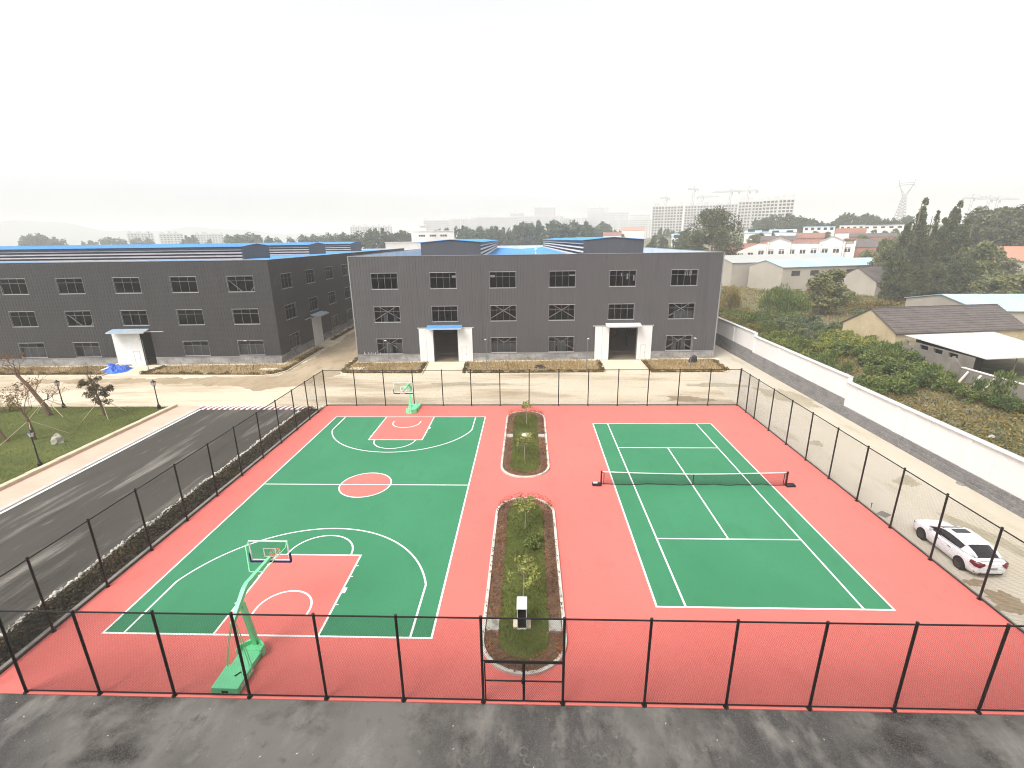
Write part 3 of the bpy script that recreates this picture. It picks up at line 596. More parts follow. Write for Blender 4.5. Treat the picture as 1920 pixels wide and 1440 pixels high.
# ------------------------------------------------------------------ basketball stands
def make_hoop(label):
    t = thing('basketball_hoop', label, 'basketball hoop', (0,0,0), 0, 'green basketball stands')
    b = MB()
    b.loft([[(-.53,-2.32,.02),(.53,-2.32,.02),(.53,-1.25,.02),(-.53,-1.25,.02)],[(-.53,-2.32,.31),(.53,-2.32,.31),(.53,-1.25,.34),(-.53,-1.25,.34)]])
    b.loft([[(-.42,-1.25,.02),(.42,-1.25,.02),(.46,-.42,.02),(-.46,-.42,.02)],[(-.42,-1.25,.25),(.42,-1.25,.25),(.46,-.42,.22),(-.46,-.42,.22)]])
    # raised pointed front lip
    b.prism([(-.53,-.55),(-.46,-.42),(-.06,-.42),(.46,-.42),(.53,-.55),(.53,-.28),(.12,.06),(-.12,.06),(-.53,-.28)], .02, .24)
    for s in (-1,1): b.loft([[(s*.53,-.62,.24),(s*.47,-.62,.24),(s*.47,-.33,.24),(s*.53,-.30,.24)][::s],[(s*.53,-.62,.44),(s*.47,-.62,.44),(s*.47,-.33,.44),(s*.53,-.30,.44)][::s]])
    for s in (-1,1): b.loft([[(s*.53,-.30,.24),(s*.47,-.33,.24),(s*.08,-.05,.24),(s*.12,.06,.24)][::s],[(s*.53,-.30,.44),(s*.47,-.33,.44),(s*.08,-.05,.44),(s*.12,.06,.44)][::s]])
    base = b.build('base', M['hoop_green'], t)
    v = MB(); v.box(-.13,.13,-2.326,-2.32,.09,.20); v.bar((.10,-1.78,.331),(.26,-1.58,.336),.07,.012); v.build('vent', M['dark'], base)
    v = MB()
    for i in range(5): v.box(.531,.534,-2.1+i*.17,-1.99+i*.17,.10,.22)
    v.build('lettering', M['hoop_white'], base)
    p = MB(); p.bar((0,-.05,.22),(0,-.42,2.62),.17,.22,up=(0,1,0)); p.build('post', M['hoop_green'], t)
    a = MB(); pts = [(0,-1.16,2.28),(0,-.74,2.62),(0,-.10,3.06),(0,.12,3.13),(0,.32,3.12),(0,1.94,3.05)]
    ws = [.15,.19,.21,.20,.19,.15]; rings = []
    for i,(x,y,z) in enumerate(pts):
        q0 = Vector(pts[max(i-1,0)]); q1 = Vector(pts[min(i+1,len(pts)-1)]); tt = (q1-q0).normalized(); n = Vector((0,-tt.z,tt.y))*ws[i]/2; w = ws[i]*.42
        c = Vector((x,y,z)); rings.append([tuple(c-n+Vector((-w,0,0))),tuple(c-n+Vector((w,0,0))),tuple(c+n+Vector((w,0,0))),tuple(c+n+Vector((-w,0,0)))])
    a.loft(rings); a.build('arm', M['hoop_green'], t)
    r = MB()
    for s in (-1,1):
        r.tube([(s*.05,-1.14,2.25),(s*.30,-1.25,1.2),(s*.46,-1.32,.33)], .016, 6); r.tube([(s*.11,-1.12,2.25),(s*.37,-1.22,1.2),(s*.52,-1.28,.33)], .016, 6)
    r.build('tie_rod', M['hoop_green'], t)
    d = MB()
    for s in (-1,1): d.tube([(s*.88,1.99,3.86),(s*.90,1.78,3.72),(s*.30,.85,3.16)], .022, 6)
    d.tube([(-.30,.85,3.16),(.30,.85,3.16)], .022, 6); d.build('brace', M['hoop_green'], t)
    # board
    f = MB(); x, zb, zt = .9, 2.88, 3.90
    f.box(-x,x,2.0,2.045,zt-.045,zt); f.box(-x,-x+.045,2.0,2.045,zb+.045,zt-.045); f.box(x-.045,x,2.0,2.045,zb+.045,zt-.045); f.box(-x,x,2.0,2.045,zb,zb+.045)
    bf = f.build('backboard', M['hoop_white'], t)
    MB().box(-x+.045,x-.045,2.015,2.03,zb+.045,zt-.045).build('pane', M['board'], bf)
    q = MB(); q.box(-.295,.295,2.031,2.036,3.46,3.51); q.box(-.295,.295,2.031,2.036,3.05,3.10); q.box(-.295,-.245,2.031,2.036,3.10,3.46); q.box(.245,.295,2.031,2.036,3.10,3.46); q.build('target_square', M['hoop_white'], bf)
    pd = MB(); pd.box(-x-.045,x+.045,1.96,2.075,zb-.085,zb-.002); pd.box(-x-.05,-x-.002,1.96,2.075,zb-.002,zb+.38); pd.box(x+.002,x+.05,1.96,2.075,zb-.002,zb+.38); pd.build('edge_padding', M['pad_blue'], bf)
    rm = MB(); cy, cz = 2.045+.38, 3.05
    n = 24; ring = [(.225*math.cos(2*math.pi*i/n), cy+.225*math.sin(2*math.pi*i/n), cz) for i in range(n+1)]; rm.tube(ring, .012, 6)
    rm.box(-.07,.07,2.046,2.06,2.96,3.09); rm.bar((-.05,2.05,3.04),(-.12,cy-.17,3.05),.03,.02); rm.bar((.05,2.05,3.04),(.12,cy-.17,3.05),.03,.02)
    ro = rm.build('rim', M['rim'], t)
    nt = MB(); m = 12
    for i in range(m):
        for sgn in (1,-1):
            path = []
            for kk in range(5):
                ang = 2*math.pi*(i+sgn*kk*.5)/m; rr = .22-.028*kk+.004*kk*kk; path.append((rr*math.cos(ang), cy+rr*math.sin(ang), cz-.105*kk))
            nt.tube(path, .006, 3)
    nt.build('net', M['net_white'], ro)
    return t
H1 = make_hoop('green portable basketball hoop at the near end, its base against the near fence')
H1.location = (-23.27,-14.60,0)
H2 = copy_tree(H1); H2.location = (-23.42,14.52,0); H2.rotation_euler = (0,0,math.pi)
H2['label'] = 'green portable basketball hoop at the far end, facing the viewer with an orange rim'

# ------------------------------------------------------------------ tennis net
t = thing('tennis_net', 'tennis net with a white top band strung across the green tennis court', 'net', (0,0,0))
for s in (-1,1):
    p = MB(); p.box(-.05,.05,-.05,.05,0,1.10); p.box(-.045*s-.14*s-.02,-.045*s-.14*s+.02,-.02,.02,.1,.95); p.bar((-.18*s,0,.95),(0,0,.98),.03,.03); po = p.build('post', M['black'], t, loc=(6.42*s,0,0))
    w = MB(); w.loft([[(0,-.22,.0),(.62,-.20,.0),(.62,.20,.0),(0,.22,.0)],[(0,-.20,.10),(.58,-.16,.16),(.58,.16,.16),(0,.20,.10)]] if s > 0 else [[(-.62,-.20,.0),(0,-.22,.0),(0,.22,.0),(-.62,.20,.0)],[(-.58,-.16,.16),(0,-.20,.10),(0,.20,.10),(-.58,.16,.16)]])
    w.build('base_weight', M['black'], po)
    if s < 0: MB().box(-.56,-.26,-.1,.1,.161,.20).build('sticker', M['sign_white'], po)
def nh(x): return 0.914+(1.07-.914)*(abs(x)/6.4)**1.6
def nb(x): return .07+.04*math.sin(x*1.7)+.03*math.sin(x*4.1+1)
ng = MB(); n = 64; xs = [-6.33+12.66*i/n for i in range(n+1)]
for i in range(n):
    a, b = xs[i], xs[i+1]
    ng.poly([(a,-.012,nh(a)-.065),(b,-.012,nh(b)-.065),(b,-.012,nh(b)),(a,-.012,nh(a))]); ng.poly([(b,.012,nh(b)-.065),(a,.012,nh(a)-.065),(a,.012,nh(a)),(b,.012,nh(b))]); ng.poly([(a,-.012,nh(a)),(b,-.012,nh(b)),(b,.012,nh(b)),(a,.012,nh(a))])
ng.build('top_band', M['hoop_white'], t)
ng = MB()
x = -6.3
while x < 6.31: ng.box(x-.003,x+.003,-.002,.002,nb(x),nh(x)-.06); x += .045
for kz in range(20):
    for i in range(0,n,4):
        a, b = xs[i], xs[i+4]; f = kz/20; za = nb(a)+(nh(a)-.06-nb(a))*f; zb_ = nb(b)+(nh(b)-.06-nb(b))*f; ng.bar((a,0,za),(b,0,zb_),.005,.006 if kz else .045)
ng.build('netting', M['net_black'], t)
ng = MB(); ng.box(-.025,.025,-.016,.016,.0,.914-.05); ng.build('centre_strap', M['net_black'], t)

# ------------------------------------------------------------------ car
def make_car():
    t = thing('parked_car', 'white fastback saloon car with dark windows and sunroof, parked on the tan lane', 'car', (11.78,-7.42,-.012), R(-1.5))
    b = MB()
    S = [(-2.33,.62,.40,.74,.86),(-2.28,.74,.32,.86,.97),(-2.15,.82,.25,.93,1.04),(-1.85,.87,.21,.95,1.045),(-1.4,.89,.19,.95,1.03),(-.9,.90,.18,.93,1.0),(-.2,.90,.18,.91,.98),(.5,.90,.18,.90,.97),(1.0,.895,.18,.89,.985),(1.35,.89,.19,.865,.955),(1.75,.875,.20,.82,.90),(2.05,.83,.22,.75,.82),(2.25,.72,.26,.66,.72),(2.33,.55,.33,.58,.62)]
    rings = []
    for y,w,zb,zs,zt in S:
        pr = [(w*.86,zb),(w*.97,zb+.12),(w,zb+(zs-zb)*.45),(w*.985,zs-.06),(w*.93,zs+.01),(w*.72,zt),(0,zt+.012)]
        ring = [(x,y,z) for x,z in pr]+[(-x,y,z) for x,z in pr[-2::-1]]; rings.append(ring)
    b.loft(rings); body = b.build('body', M['car_white'], t, smooth=True)
    # greenhouse
    G = [(-1.98,.66,.60,1.045,1.05),(-1.75,.71,.58,1.03,1.15),(-1.35,.76,.58,1.01,1.29),(-.9,.785,.60,.99,1.385),(-.4,.79,.61,.98,1.42),(.1,.785,.61,.97,1.405),(.45,.775,.60,.965,1.33),(.8,.76,.60,.965,1.165),(1.12,.72,.64,.965,.985)]
    g = MB(); rings = []
    for y,wb,wr,zb,zr in G:
        pr = [(wb,zb-.03),(wb*.99,zb),(wr+.05,zr-.05),(wr-.06,zr-.004),(0,zr+.008)]
        rings.append([(x,y,z) for x,z in pr]+[(-x,y,z) for x,z in pr[-2::-1]])
    g.loft(rings); g.build('windows', M['car_glass'], body, smooth=True)
    # roof skin and pillars, proud of the glass
    rf = MB(); rings = []
    for y,wb,wr,zb,zr in [(-1.22,.755,.58,1.0,1.322)]+G[3:6]+[(.33,.775,.60,.965,1.362)]:
        pr = [(wr+.052,zr-.046),(wr-.05,zr+.006),(0,zr+.020)]
        rings.append([(x,y,z) for x,z in pr]+[(-x,y,z) for x,z in pr[-2::-1]])
    rf.loft(rings, caps=False, closed=False)
    for s in (-1,1):
        rf.loft([[(s*(wb+.012),y,zb-.02),(s*(wb*.99+.014),y,zb+.03),(s*(wb*.985+.006),y+.06,zb+.03),(s*(wb),y+.06,zb-.02)] for y,wb,wr,zb,zr in G[1:6]])
        # C pillar and the roof rail down to the tail; A pillar to the bonnet
        rf.tube([(s*(.60),-1.96,1.06),(s*.60,-1.72,1.175),(s*.615,-1.32,1.31),(s*.64,-.9,1.365),(s*.645,-.4,1.395),(s*.645,.1,1.38),(s*.64,.45,1.305),(s*.645,.8,1.145),(s*.675,1.12,.99)], [.075,.075,.06,.035,.03,.03,.032,.032,.03], 6)
        rf.poly([(s*.70,-1.95,1.05),(s*.795,-1.18,1.03),(s*.675,-1.28,1.30),(s*.66,-1.6,1.22)][::s])
    rf.build('roof', M['car_white'], t, smooth=True)
    MB().arr([(-.40,-.28,1.447),(.40,-.28,1.447),(.40,.14,1.432),(-.40,.14,1.432)], [(0,1,2,3)]).build('sunroof', M['car_glass'], t)
    for s in (-1,1):
        m = MB(); m.loft([[(s*.78,.72,.97),(s*.80,.80,.97),(s*.80,.80,1.05),(s*.78,.72,1.05)],[(s*1.0,.70,.98),(s*1.0,.78,.98),(s*1.0,.78,1.09),(s*1.0,.70,1.09)]]); m.build('wing_mirror', M['car_white'], t)
        for y in (-.62,.22):
            MB().box(min(s*.885,s*.91),max(s*.885,s*.91),y-.11,y+.11,.80,.825).build('door_handle', M['black'], t)
        l = MB(); l.loft([[(s*.80,-1.95,.95),(s*.885,-1.95,.92),(s*.885,-1.95,.80),(s*.82,-1.97,.78)],[(s*.76,-2.20,.965),(s*.845,-2.20,.91),(s*.84,-2.22,.72),(s*.76,-2.24,.74)],[(s*.58,-2.24,.965),(s*.66,-2.345,.91),(s*.66,-2.36,.68),(s*.58,-2.30,.74)],[(s*.42,-2.29,.93),(s*.42,-2.36,.88),(s*.42,-2.37,.84),(s*.42,-2.32,.86)]]); l.build('tail_light', M['lamp_red'], t)
        l = MB(); l.loft([[(s*.84,1.98,.74),(s*.80,2.12,.73),(s*.80,2.14,.62),(s*.85,1.98,.66)],[(s*.50,2.27,.69),(s*.50,2.31,.66),(s*.50,2.32,.60),(s*.50,2.28,.62)]]); l.build('headlight', M['chrome'], t)
    bm = MB()
    for s in (-1,1): bm.loft([[(s*.80,-2.17,.46),(s*.80,-2.19,.40),(s*.78,-2.2,.38),(s*.76,-2.17,.42)],[(s*.52,-2.33,.44),(s*.52,-2.345,.40),(s*.52,-2.34,.37),(s*.52,-2.32,.40)]])
    bm.box(-.6,.6,-2.30,-2.26,.27,.36); bm.build('bumper_trim', M['black'], t)
    MB().box(-.22,.22,-2.352,-2.338,.60,.71).build('licence_plate', M['plate'], t)
    sp = MB(); sp.box(-.60,.60,-2.25,-2.14,1.045,1.07); sp.build('boot_lip', M['car_white'], t)
    for y in (-1.40,1.31):
        for s in (-1,1):
            ar = MB(); ar.M = Matrix.Translation((s*.80,y,.335)) @ Matrix.Rotation(math.pi/2,4,'Y')
            ar.lathe([(.375,-.10*1),(.375,.108)], 24); ar.build('wheel_arch', M['black'], t)
            w = MB(); w.M = Matrix.Translation((s*.805,y,.325)) @ Matrix.Rotation(math.pi/2,4,'Y'); w.lathe([(.29,-.112),(.325,-.085),(.325,.085),(.29,.112),(.21,.118),(.21,.06)], 24)
            wo_ = w.build('wheel', M['tyre'], t)
            rm = MB(); rm.M = Matrix.Translation((s*.805,y,.325)) @ Matrix.Rotation(math.pi/2*s,4,'Y')
            for i in range(5):
                an = 2*math.pi*i/5; rm.bar((0,0,.119),(.2*math.cos(an),.2*math.sin(an),.119),.05,.02)
            rm.lathe([(.19,.10),(.225,.121),(.22,.126),(.19,.112)], 20); rm.lathe([(.04,.10),(.04,.13)], 10); rm.build('rim', M['rimdark'], wo_)
    t.scale = (.97,.96,.98); return t
make_car()
d = MB(); p = gp(1657,964)
d.box(-.34,.34,-.28,.28,-.05,.0); 
for i in range(8): d.box(-.30+i*.08,-.26+i*.08,-.24,.24,.001,.012)
o = d.build('drain_grate', M['kerb_grey'], loc=(p.x,p.y,0.0)); o.rotation_euler = (0,0,.5); tag(o, 'rusty drain grate set in the tan lane ahead of the car', 'drain')
p = gp(1803,907); k = MB(); k.lathe([(.32,-.02),(.32,.02),(.25,.05),(.02,.06)], 14); k.box(.1,.5,-.1,.05,0,.06); o = k.build('manhole_cover', M['kerb_grey'], loc=(p.x,p.y,0)); tag(o, 'grey manhole cover on the tan lane by the foot of the white wall', 'manhole cover')
p = gp(1633,952); k = MB(); k.tube([(0,0,-.02),(0,0,.34)], .018, 6); k.tube([(-.07,0,.33),(.07,0,.33)], .018, 6); o = k.build('water_tap', M['black'], loc=(p.x,p.y,0)); tag(o, 'small black standpipe just outside the fence beside the drain grate', 'tap')

# ------------------------------------------------------------------ bump strip at the end of the asphalt road
t = thing('speed_bump', 'low speed bump with slanted white and dark red stripes across the asphalt road end', 'speed bump', (-47.2,15.95,0))
prof = [(0,0),(.12,.055),(.3,.075),(.6,.075),(.78,.055),(.9,0)]; mb = MB(); n = 21; W = 12.5/n
for i in range(n*2):
    xa = i*W/2; sh = .55*W
    mb.loft([[(xa+sh*y_/.9*.9,y_,z_-.016) for y_,z_ in prof],[(xa+W/2+sh*y_/.9*.9,y_,z_-.016) for y_,z_ in prof]], mi=i%2)
mb.build('hump', [M['stripe_white'], M['stripe_red']], t)

# ------------------------------------------------------------------ lamps on the lawn
def lantern_lamp(label, x, y, h):
    t = thing('street_lamp', label, 'street lamp', (x,y,.03), 0, 'black lantern lamps on the lawn')
    p = MB(); p.lathe([(.20,0),(.20,.05),(.17,.07),(.17,.32),(.13,.36),(.10,.42),(.085,.5),(.06,.56),(.05,1.2),(.045,h-.72),(.06,h-.70),(.06,h-.66),(.035,h-.62)], 10); p.build('post', M['black'], t, smooth=False)
    c = MB(); c.lathe([(.05,h-.64),(.13,h-.60),(.15,h-.57)], 8); c.lathe([(.25,h-.20),(.22,h-.17),(.12,h-.08),(.05,h-.02),(.015,h+.08)], 8)
    for i in range(4):
        a = math.pi/4+i*math.pi/2; c.bar((.14*math.cos(a),.14*math.sin(a),h-.58),(.22*math.cos(a),.22*math.sin(a),h-.19),.016,.016)
    hd = c.build('lantern', M['black'], t); gl = MB(); gl.lathe([(.12,h-.565),(.20,h-.205)], 8); gl.build('glass', M['lamp_glass'], hd)
lantern_lamp('black lantern lamp post nearest, at the kerb beside the stone on the lawn', -49.92, 2.4, 3.12)
lantern_lamp('black lantern lamp post at the far corner of the lawn by the pink pavement', -50.6, 16.1, 3.12)
lantern_lamp('black lantern lamp post behind the bare trunk at the back edge of the lawn', -61.3, 16.4, 3.05)
def slim_lamp(label, x, y, h):
    t = thing('slim_lamp', label, 'street lamp', (x,y,0), 0, 'slim grey lamp posts before the halls')
    p = MB(); p.tube([(0,0,0),(0,0,h)], [.045,.032], 7); p.lathe([(.11,0),(.11,.03)], 8); p.build('post', M['frame'], t)
    a = MB(); a.tube([(0,0,h-.05),(0,-.35,h+.06),(0,-.7,h+.08)], .022, 5); a.build('arm', M['frame'], t)
    l = MB(); l.loft([[(-.10,-.6,h+.06),(.10,-.6,h+.06),(.10,-.6,h+.12),(-.10,-.6,h+.12)],[(-.12,-1.05,h+.07),(.12,-1.05,h+.07),(.12,-1.05,h+.11),(-.12,-1.05,h+.11)]]); l.build('lamp_head', M['sign_white'], t)
for lb, x, y in (('slim grey lamp post before the right hall, left of the blue canopy', -30.0, 30.6), ('slim grey lamp post in the middle planting bed near the blue canopy door', -17.1, 31.0), ('slim grey lamp post in the middle planting bed near the right-hand door', -3.9, 31.2), ('slim grey lamp post in front of the black bag at the right hall corner', 9.6, 31.2), ('slim grey lamp post in the bed at the left hall corner', -48.6, 31.0), ('slim grey lamp post by the blue tarpaulin at the left hall door', -63.9, 31.9)):
    slim_lamp(lb, x, y, 4.35)

# ------------------------------------------------------------------ trees, stone and stakes on the lawn
def limb(mb, p, d, L, r, depth, rg, tips, spread=.55, up=.25):
    p = Vector(p); d = Vector(d).normalized(); q = p+d*L*.5+Vector(rg.normal(0,.05*L,3)); e = p+d*L+Vector(rg.normal(0,.08*L,3))
    mb.tube([p,q,e], [r,r*.8,r*.6], 5 if r > .03 else 4)
    if depth == 0: tips.append(e); return
    for k in range(2 if rg.random() < .5 else 3):
        nd = d+Vector(rg.normal(0,spread,3)); nd.z += up; limb(mb, e, nd, L*rg.uniform(.6,.85), r*.58, depth-1, rg, tips, spread, up)
def lawn_tree(label, x, y, trunk, seed, leaves, nleaf, lsize, stakes, stk_len, depth=3, bark='bark', bare=(), crad=.34):
    t = thing('lawn_tree', label, 'tree', (x,y,.03), 0, 'staked trees on the lawn'); rg = np.random.default_rng(seed); mb = MB(); tips = []
    pts, r0, forks = trunk
    mb.tube(pts, [r0*(1-.45*i/(len(pts)-1)) for i in range(len(pts))], 8)
    for (fp, fd, L, r) in forks: limb(mb, fp, fd, L, r, depth, rg, tips)
    for (fp, fd, L, r) in bare: limb(mb, fp, fd, L, r, 3, rg, [], .45, .35)
    mb.build('trunk', M[bark], t)
    if nleaf:
        P = clump_points(np.array([tuple(q) for q in tips]), np.full(len(tips), crad), max(2, nleaf//len(tips)), seed)
        link('crown', leaf_mesh('crown', P, lsize, L_[leaves], seed, aspect=.5), t)
    return t
def stake(label, x, y, h, n, r, seed):
    t = thing('tree_stake', label, 'stakes', (x,y,.03), 0, 'wooden props round the lawn trees'); rg = random.Random(seed); a0 = rg.uniform(0,6.28)
    for i in range(n):
        a = a0+2*math.pi*i/n; MB().tube([(r*math.cos(a),r*math.sin(a),-.02),(.16*math.cos(a),.16*math.sin(a),h)], .03, 5).build('pole', M['bamboo'], t)
lawn_tree('leafy dark tree with a bare twiggy top, nearest the far lamp on the lawn', -54.6, 13.9, ([(0,0,0),(-.12,0,.9),(-.25,0,2.0),(-.42,0,3.0),(-.6,0,3.9)], .13, [((-.2,0,1.6),(.9,-.3,.1),.55,.045),((-.22,0,1.8),(-.9,.3,.1),.55,.045),((-.25,0,2.1),(.8,.4,.2),.55,.045),((-.3,0,2.3),(-.9,-.4,.2),.55,.045),((-.32,0,2.5),(.6,-.5,.3),.5,.04),((-.35,0,2.7),(-.6,.6,.3),.5,.04),((-.4,0,2.9),(.8,.1,.4),.5,.04),((-.4,0,2.9),(-.8,.1,.4),.5,.04)]), 71, 'dull', 2600, .10, 3, 1.6, depth=3, crad=.26, bare=(((-.5,0,3.4),(.5,.1,1),.6,.035),((-.55,0,3.6),(-.6,.2,1),.6,.035),((-.6,0,3.9),(-.1,-.2,1),.65,.04),((-.45,0,3.2),(.9,-.3,.8),.6,.03),((-.45,0,3.2),(-.9,.3,.8),.6,.03),((-.6,0,3.9),(.3,.3,1),.6,.035)))
stake('three wooden props leaning on the leafy dark tree by the far lamp', -54.6, 13.9, 1.7, 4, 1.8, 1)
lawn_tree('tall pruned tree with a thick leaning forked trunk, left of the leafy tree', -60.6, 14.1, ([(0,0,0),(-.25,0,1.0),(-.75,0,1.9),(-1.4,0,3.2),(-2.2,0,4.3)], .24, [((-.4,0,1.5),(1,0,.35),.9,.08),((-1.0,0,2.4),(.4,.3,.9),.9,.05),((-1.8,0,3.8),(-.5,.2,1),.9,.07),((-2.2,0,4.3),(.1,-.2,1),.9,.06),((-2.2,0,4.3),(-.7,.2,.8),.9,.05)]), 72, 'brown', 700, .075, 3, 1.6, depth=4)
stake('wooden props round the tall pruned tree at the back of the lawn', -60.6, 14.1, 1.6, 4, 2.0, 2)
lawn_tree('nearest pruned tree with upright bare twigs and russet buds, behind the near lamp', -55.9, 7.8, ([(0,0,0),(.02,0,1.0),(-.05,0,1.9),(-.2,0,2.5)], .15, [((-.15,0,2.3),(.7,.1,.8),1.0,.05),((-.2,0,2.5),(-.6,.2,.9),1.0,.05),((-.1,0,2.2),(.2,-.5,.9),1.0,.04),((-.2,0,2.5),(.1,.3,1),1.0,.045)]), 73, 'brown', 700, .075, 3, 1.5, depth=4, bark='bark')
stake('long wooden props round the nearest pruned tree on the lawn', -55.9, 7.8, 1.7, 4, 2.3, 5)
lawn_tree('slanting multi-stemmed tree with russet twigs at the left edge of the photo', -58.0, 7.4, ([(0,0,0),(-.5,0,1.0),(-1.0,0,1.9),(-1.3,0,2.6)], .12, [((-1.0,0,1.9),(-.8,.1,.7),1.1,.05),((-1.3,0,2.6),(-.2,.2,1),1.0,.05),((-1.3,0,2.6),(-.9,-.1,.8),1.0,.045),((-.6,0,1.3),(-1,.2,.9),1.1,.045)]), 74, 'brown', 1100, .085, 3, 1.5, depth=4)
rg = np.random.default_rng(9)
t = thing('garden_shrub', 'small round brownish shrub at the back left of the lawn', 'shrub', (-66.2,15.3,.03)); C = np.stack([rg.normal(0,.6,14), rg.normal(0,.4,14), rg.uniform(.3,1.3,14)],1)
link('foliage', leaf_mesh('foliage', clump_points(C, rg.uniform(.3,.5,14), 60, 9), .09, L_['bush_olive'], 9), t); MB().tube([(0,0,0),(.05,0,.7)], .05, 5).build('stem', M['bark'], t)
def rock(name, label, x, y, sx, sy, sz, seed, m, cat='stone', rz=0., z=.02, n=6):
    rg = np.random.default_rng(seed); mb = MB(); rings = []
    for k,(f,zz) in enumerate(((1,0),(1.02,.3),(.8,.75),(.35,1.0))):
        rings.append([(sx*f*math.cos(2*math.pi*i/n)*rg.uniform(.7,1.2)+sx*.3*zz, sy*f*math.sin(2*math.pi*i/n)*rg.uniform(.7,1.2), sz*zz*rg.uniform(.8,1.15)) for i in range(n)])
    mb.loft(rings); o = mb.build(name, m, loc=(x,y,z)); o.rotation_euler = (0,0,rz); return tag(o, label, cat)
rock('landscape_stone', 'angular pale boulder lying on the lawn near the lamp', -53.1, 7.1, .52, .38, .8, 4, M['stone'])

# ------------------------------------------------------------------ grey factory halls
def clad_wall(mb, L, z0, z1, ops, T, rib=.42, ribs=True, reveal=.22):
    """sheet wall in the local x-z plane, outside towards -y, with openings ops = [(xa,xb,za,zb)]"""
    mb.M = T
    xs = sorted({0, L, *[o[0] for o in ops], *[o[1] for o in ops]}); zs = sorted({z0, z1, *[o[2] for o in ops], *[o[3] for o in ops]})
    def hole(x, z): return any(o[0] < x < o[1] and o[2] < z < o[3] for o in ops)
    for i in range(len(xs)-1):
        for j in range(len(zs)-1):
            if hole((xs[i]+xs[i+1])/2, (zs[j]+zs[j+1])/2): continue
            mb.poly([(xs[i],0,zs[j]),(xs[i+1],0,zs[j]),(xs[i+1],0,zs[j+1]),(xs[i],0,zs[j+1])])
    for xa, xb, za, zb in ops:
        mb.poly([(xa,0,za),(xa,reveal,za),(xb,reveal,za),(xb,0,za)]); mb.poly([(xa,0,zb),(xb,0,zb),(xb,reveal,zb),(xa,reveal,zb)])
        mb.poly([(xa,0,za),(xa,0,zb),(xa,reveal,zb),(xa,reveal,za)]); mb.poly([(xb,0,za),(xb,reveal,za),(xb,reveal,zb),(xb,0,zb)])
    if ribs:
        x = rib*.5
        while x < L-.05:
            cuts = sorted((o[2]-.06, o[3]+.06) for o in ops if o[0]-.05 < x+.06 and x < o[1]+.05); z = z0
            segs = []
            for a, b in cuts:
                if a > z: segs.append((z, a))
                z = max(z, b)
            if z < z1: segs.append((z, z1))
            for a, b in segs:
                mb.poly([(x,0,a),(x+.02,-.028,a),(x+.02,-.028,b),(x,0,b)]); mb.poly([(x+.02,-.028,a),(x+.075,-.028,a),(x+.075,-.028,b),(x+.02,-.028,b)]); mb.poly([(x+.075,-.028,a),(x+.095,0,a),(x+.095,0,b),(x+.075,-.028,b)])
            x += rib
    mb.M = None
def make_window(w, h, n, parent):
    f = MB(); t = .05
    f.box(0,w,.08,.13,0,t); f.box(0,w,.08,.13,h-t,h); f.box(0,t,.08,.13,t,h-t); f.box(w-t,w,.08,.13,t,h-t)
    f.box(t,w-t,.085,.125,h*.69,h*.69+.045)
    for i in range(1,n): x = w*i/n; f.box(x-.018,x+.018,.087,.123,t,h*.69); f.box(x-.018,x+.018,.087,.123,h*.69+.045,h-t)
    f.box(-.06,w+.06,-.05,.08,-.07,-.005,1); f.box(-.06,w+.06,-.04,.0,h+.005,h+.05,1); f.box(-.055,-.005,-.035,.0,-.005,h+.005,0); f.box(w+.005,w+.055,-.035,.0,-.005,h+.005,0)
    o = f.build('window', [M['frame'], M['sill']], parent)
    p = MB(); p.poly([(t,.105,t),(w-t,.105,t),(w-t,.105,h-t),(t,.105,h-t)]); p.build('pane', M['glass'], o); return o
def place(o, parent, T):
    c = copy_tree(o, parent); c.matrix_local = T; return c
def brace_bm(w, h):
    b = MB(); b.bar((-.2,.34,h*.08),(w*.92,.34,h+.15),.11,.11); b.bar((w+.2,.46,h*.08),(w*.08,.46,h+.15),.11,.11); return b
def half_brace(w, h):
    b = MB(); b.bar((.0,.34,h*.75),(w*.5,.34,-.1),.09,.09); b.bar((w,.34,h*.4),(w*.8,.34,-.1),.09,.09); return b
WW, WH = 3.6, 2.13
def door_leaf(name, w, h, parent, T, wicket=None, joints=()):
    d = MB(); d.box(0,w,-.09,-.03,0,h); 
    for x in joints: d.box(x-.012,x+.012,-.096,-.091,.02,h-.02,1)
    d.box(-.02,.02,-.094,-.091,.0,h,1) if False else None
    d.box(0,w,-.10,-.091,h-.06,h,0)
    o = d.build(name, [M['white_door'], M['door_line']], parent); o.matrix_local = T
    if wicket:
        xa, xb, zb = wicket; k = MB(); k.box(xa,xa+.025,-.099,-.0915,.12,zb); k.box(xb-.025,xb,-.099,-.0915,.12,zb); k.box(xa+.025,xb-.025,-.099,-.0915,zb-.025,zb); k.box(xb-.14,xb-.07,-.11,-.0915,.95,1.12); k.build('wicket_door', M['door_line'], o)
    return o
def canopy(parent, T, w, d, mtop, rise=.32):
    b = MB(); b.loft([[(0,-.02,rise),(w,-.02,rise),(w,-.02,rise+.06),(0,-.02,rise+.06)],[(-.02,-d,0),(w+.02,-d,0),(w+.02,-d,.09),(-.02,-d,.09)]], 0)
    for i in range(int(w/.3)): x = .1+i*.3; b.loft([[(x,-.03,rise+.06),(x+.08,-.03,rise+.06),(x+.08,-.03,rise+.09),(x,-.03,rise+.09)],[(x,-d,.09),(x+.08,-d,.09),(x+.08,-d,.12),(x,-d,.12)]], 0)
    b.box(-.03,w+.03,-d-.02,-d,-.06,.10,1)
    o = b.build('canopy', [mtop, M['louvre']], parent); o.matrix_local = T; return o
def rail(parent, T, L):
    b = MB(); b.box(0,L,-.14,-.02,0,.10); b.box(-.05,.0,-.16,-.02,-.03,.12); b.box(L,L+.05,-.16,-.02,-.03,.12); o = b.build('door_rail', M['louvre'], parent); o.matrix_local = T
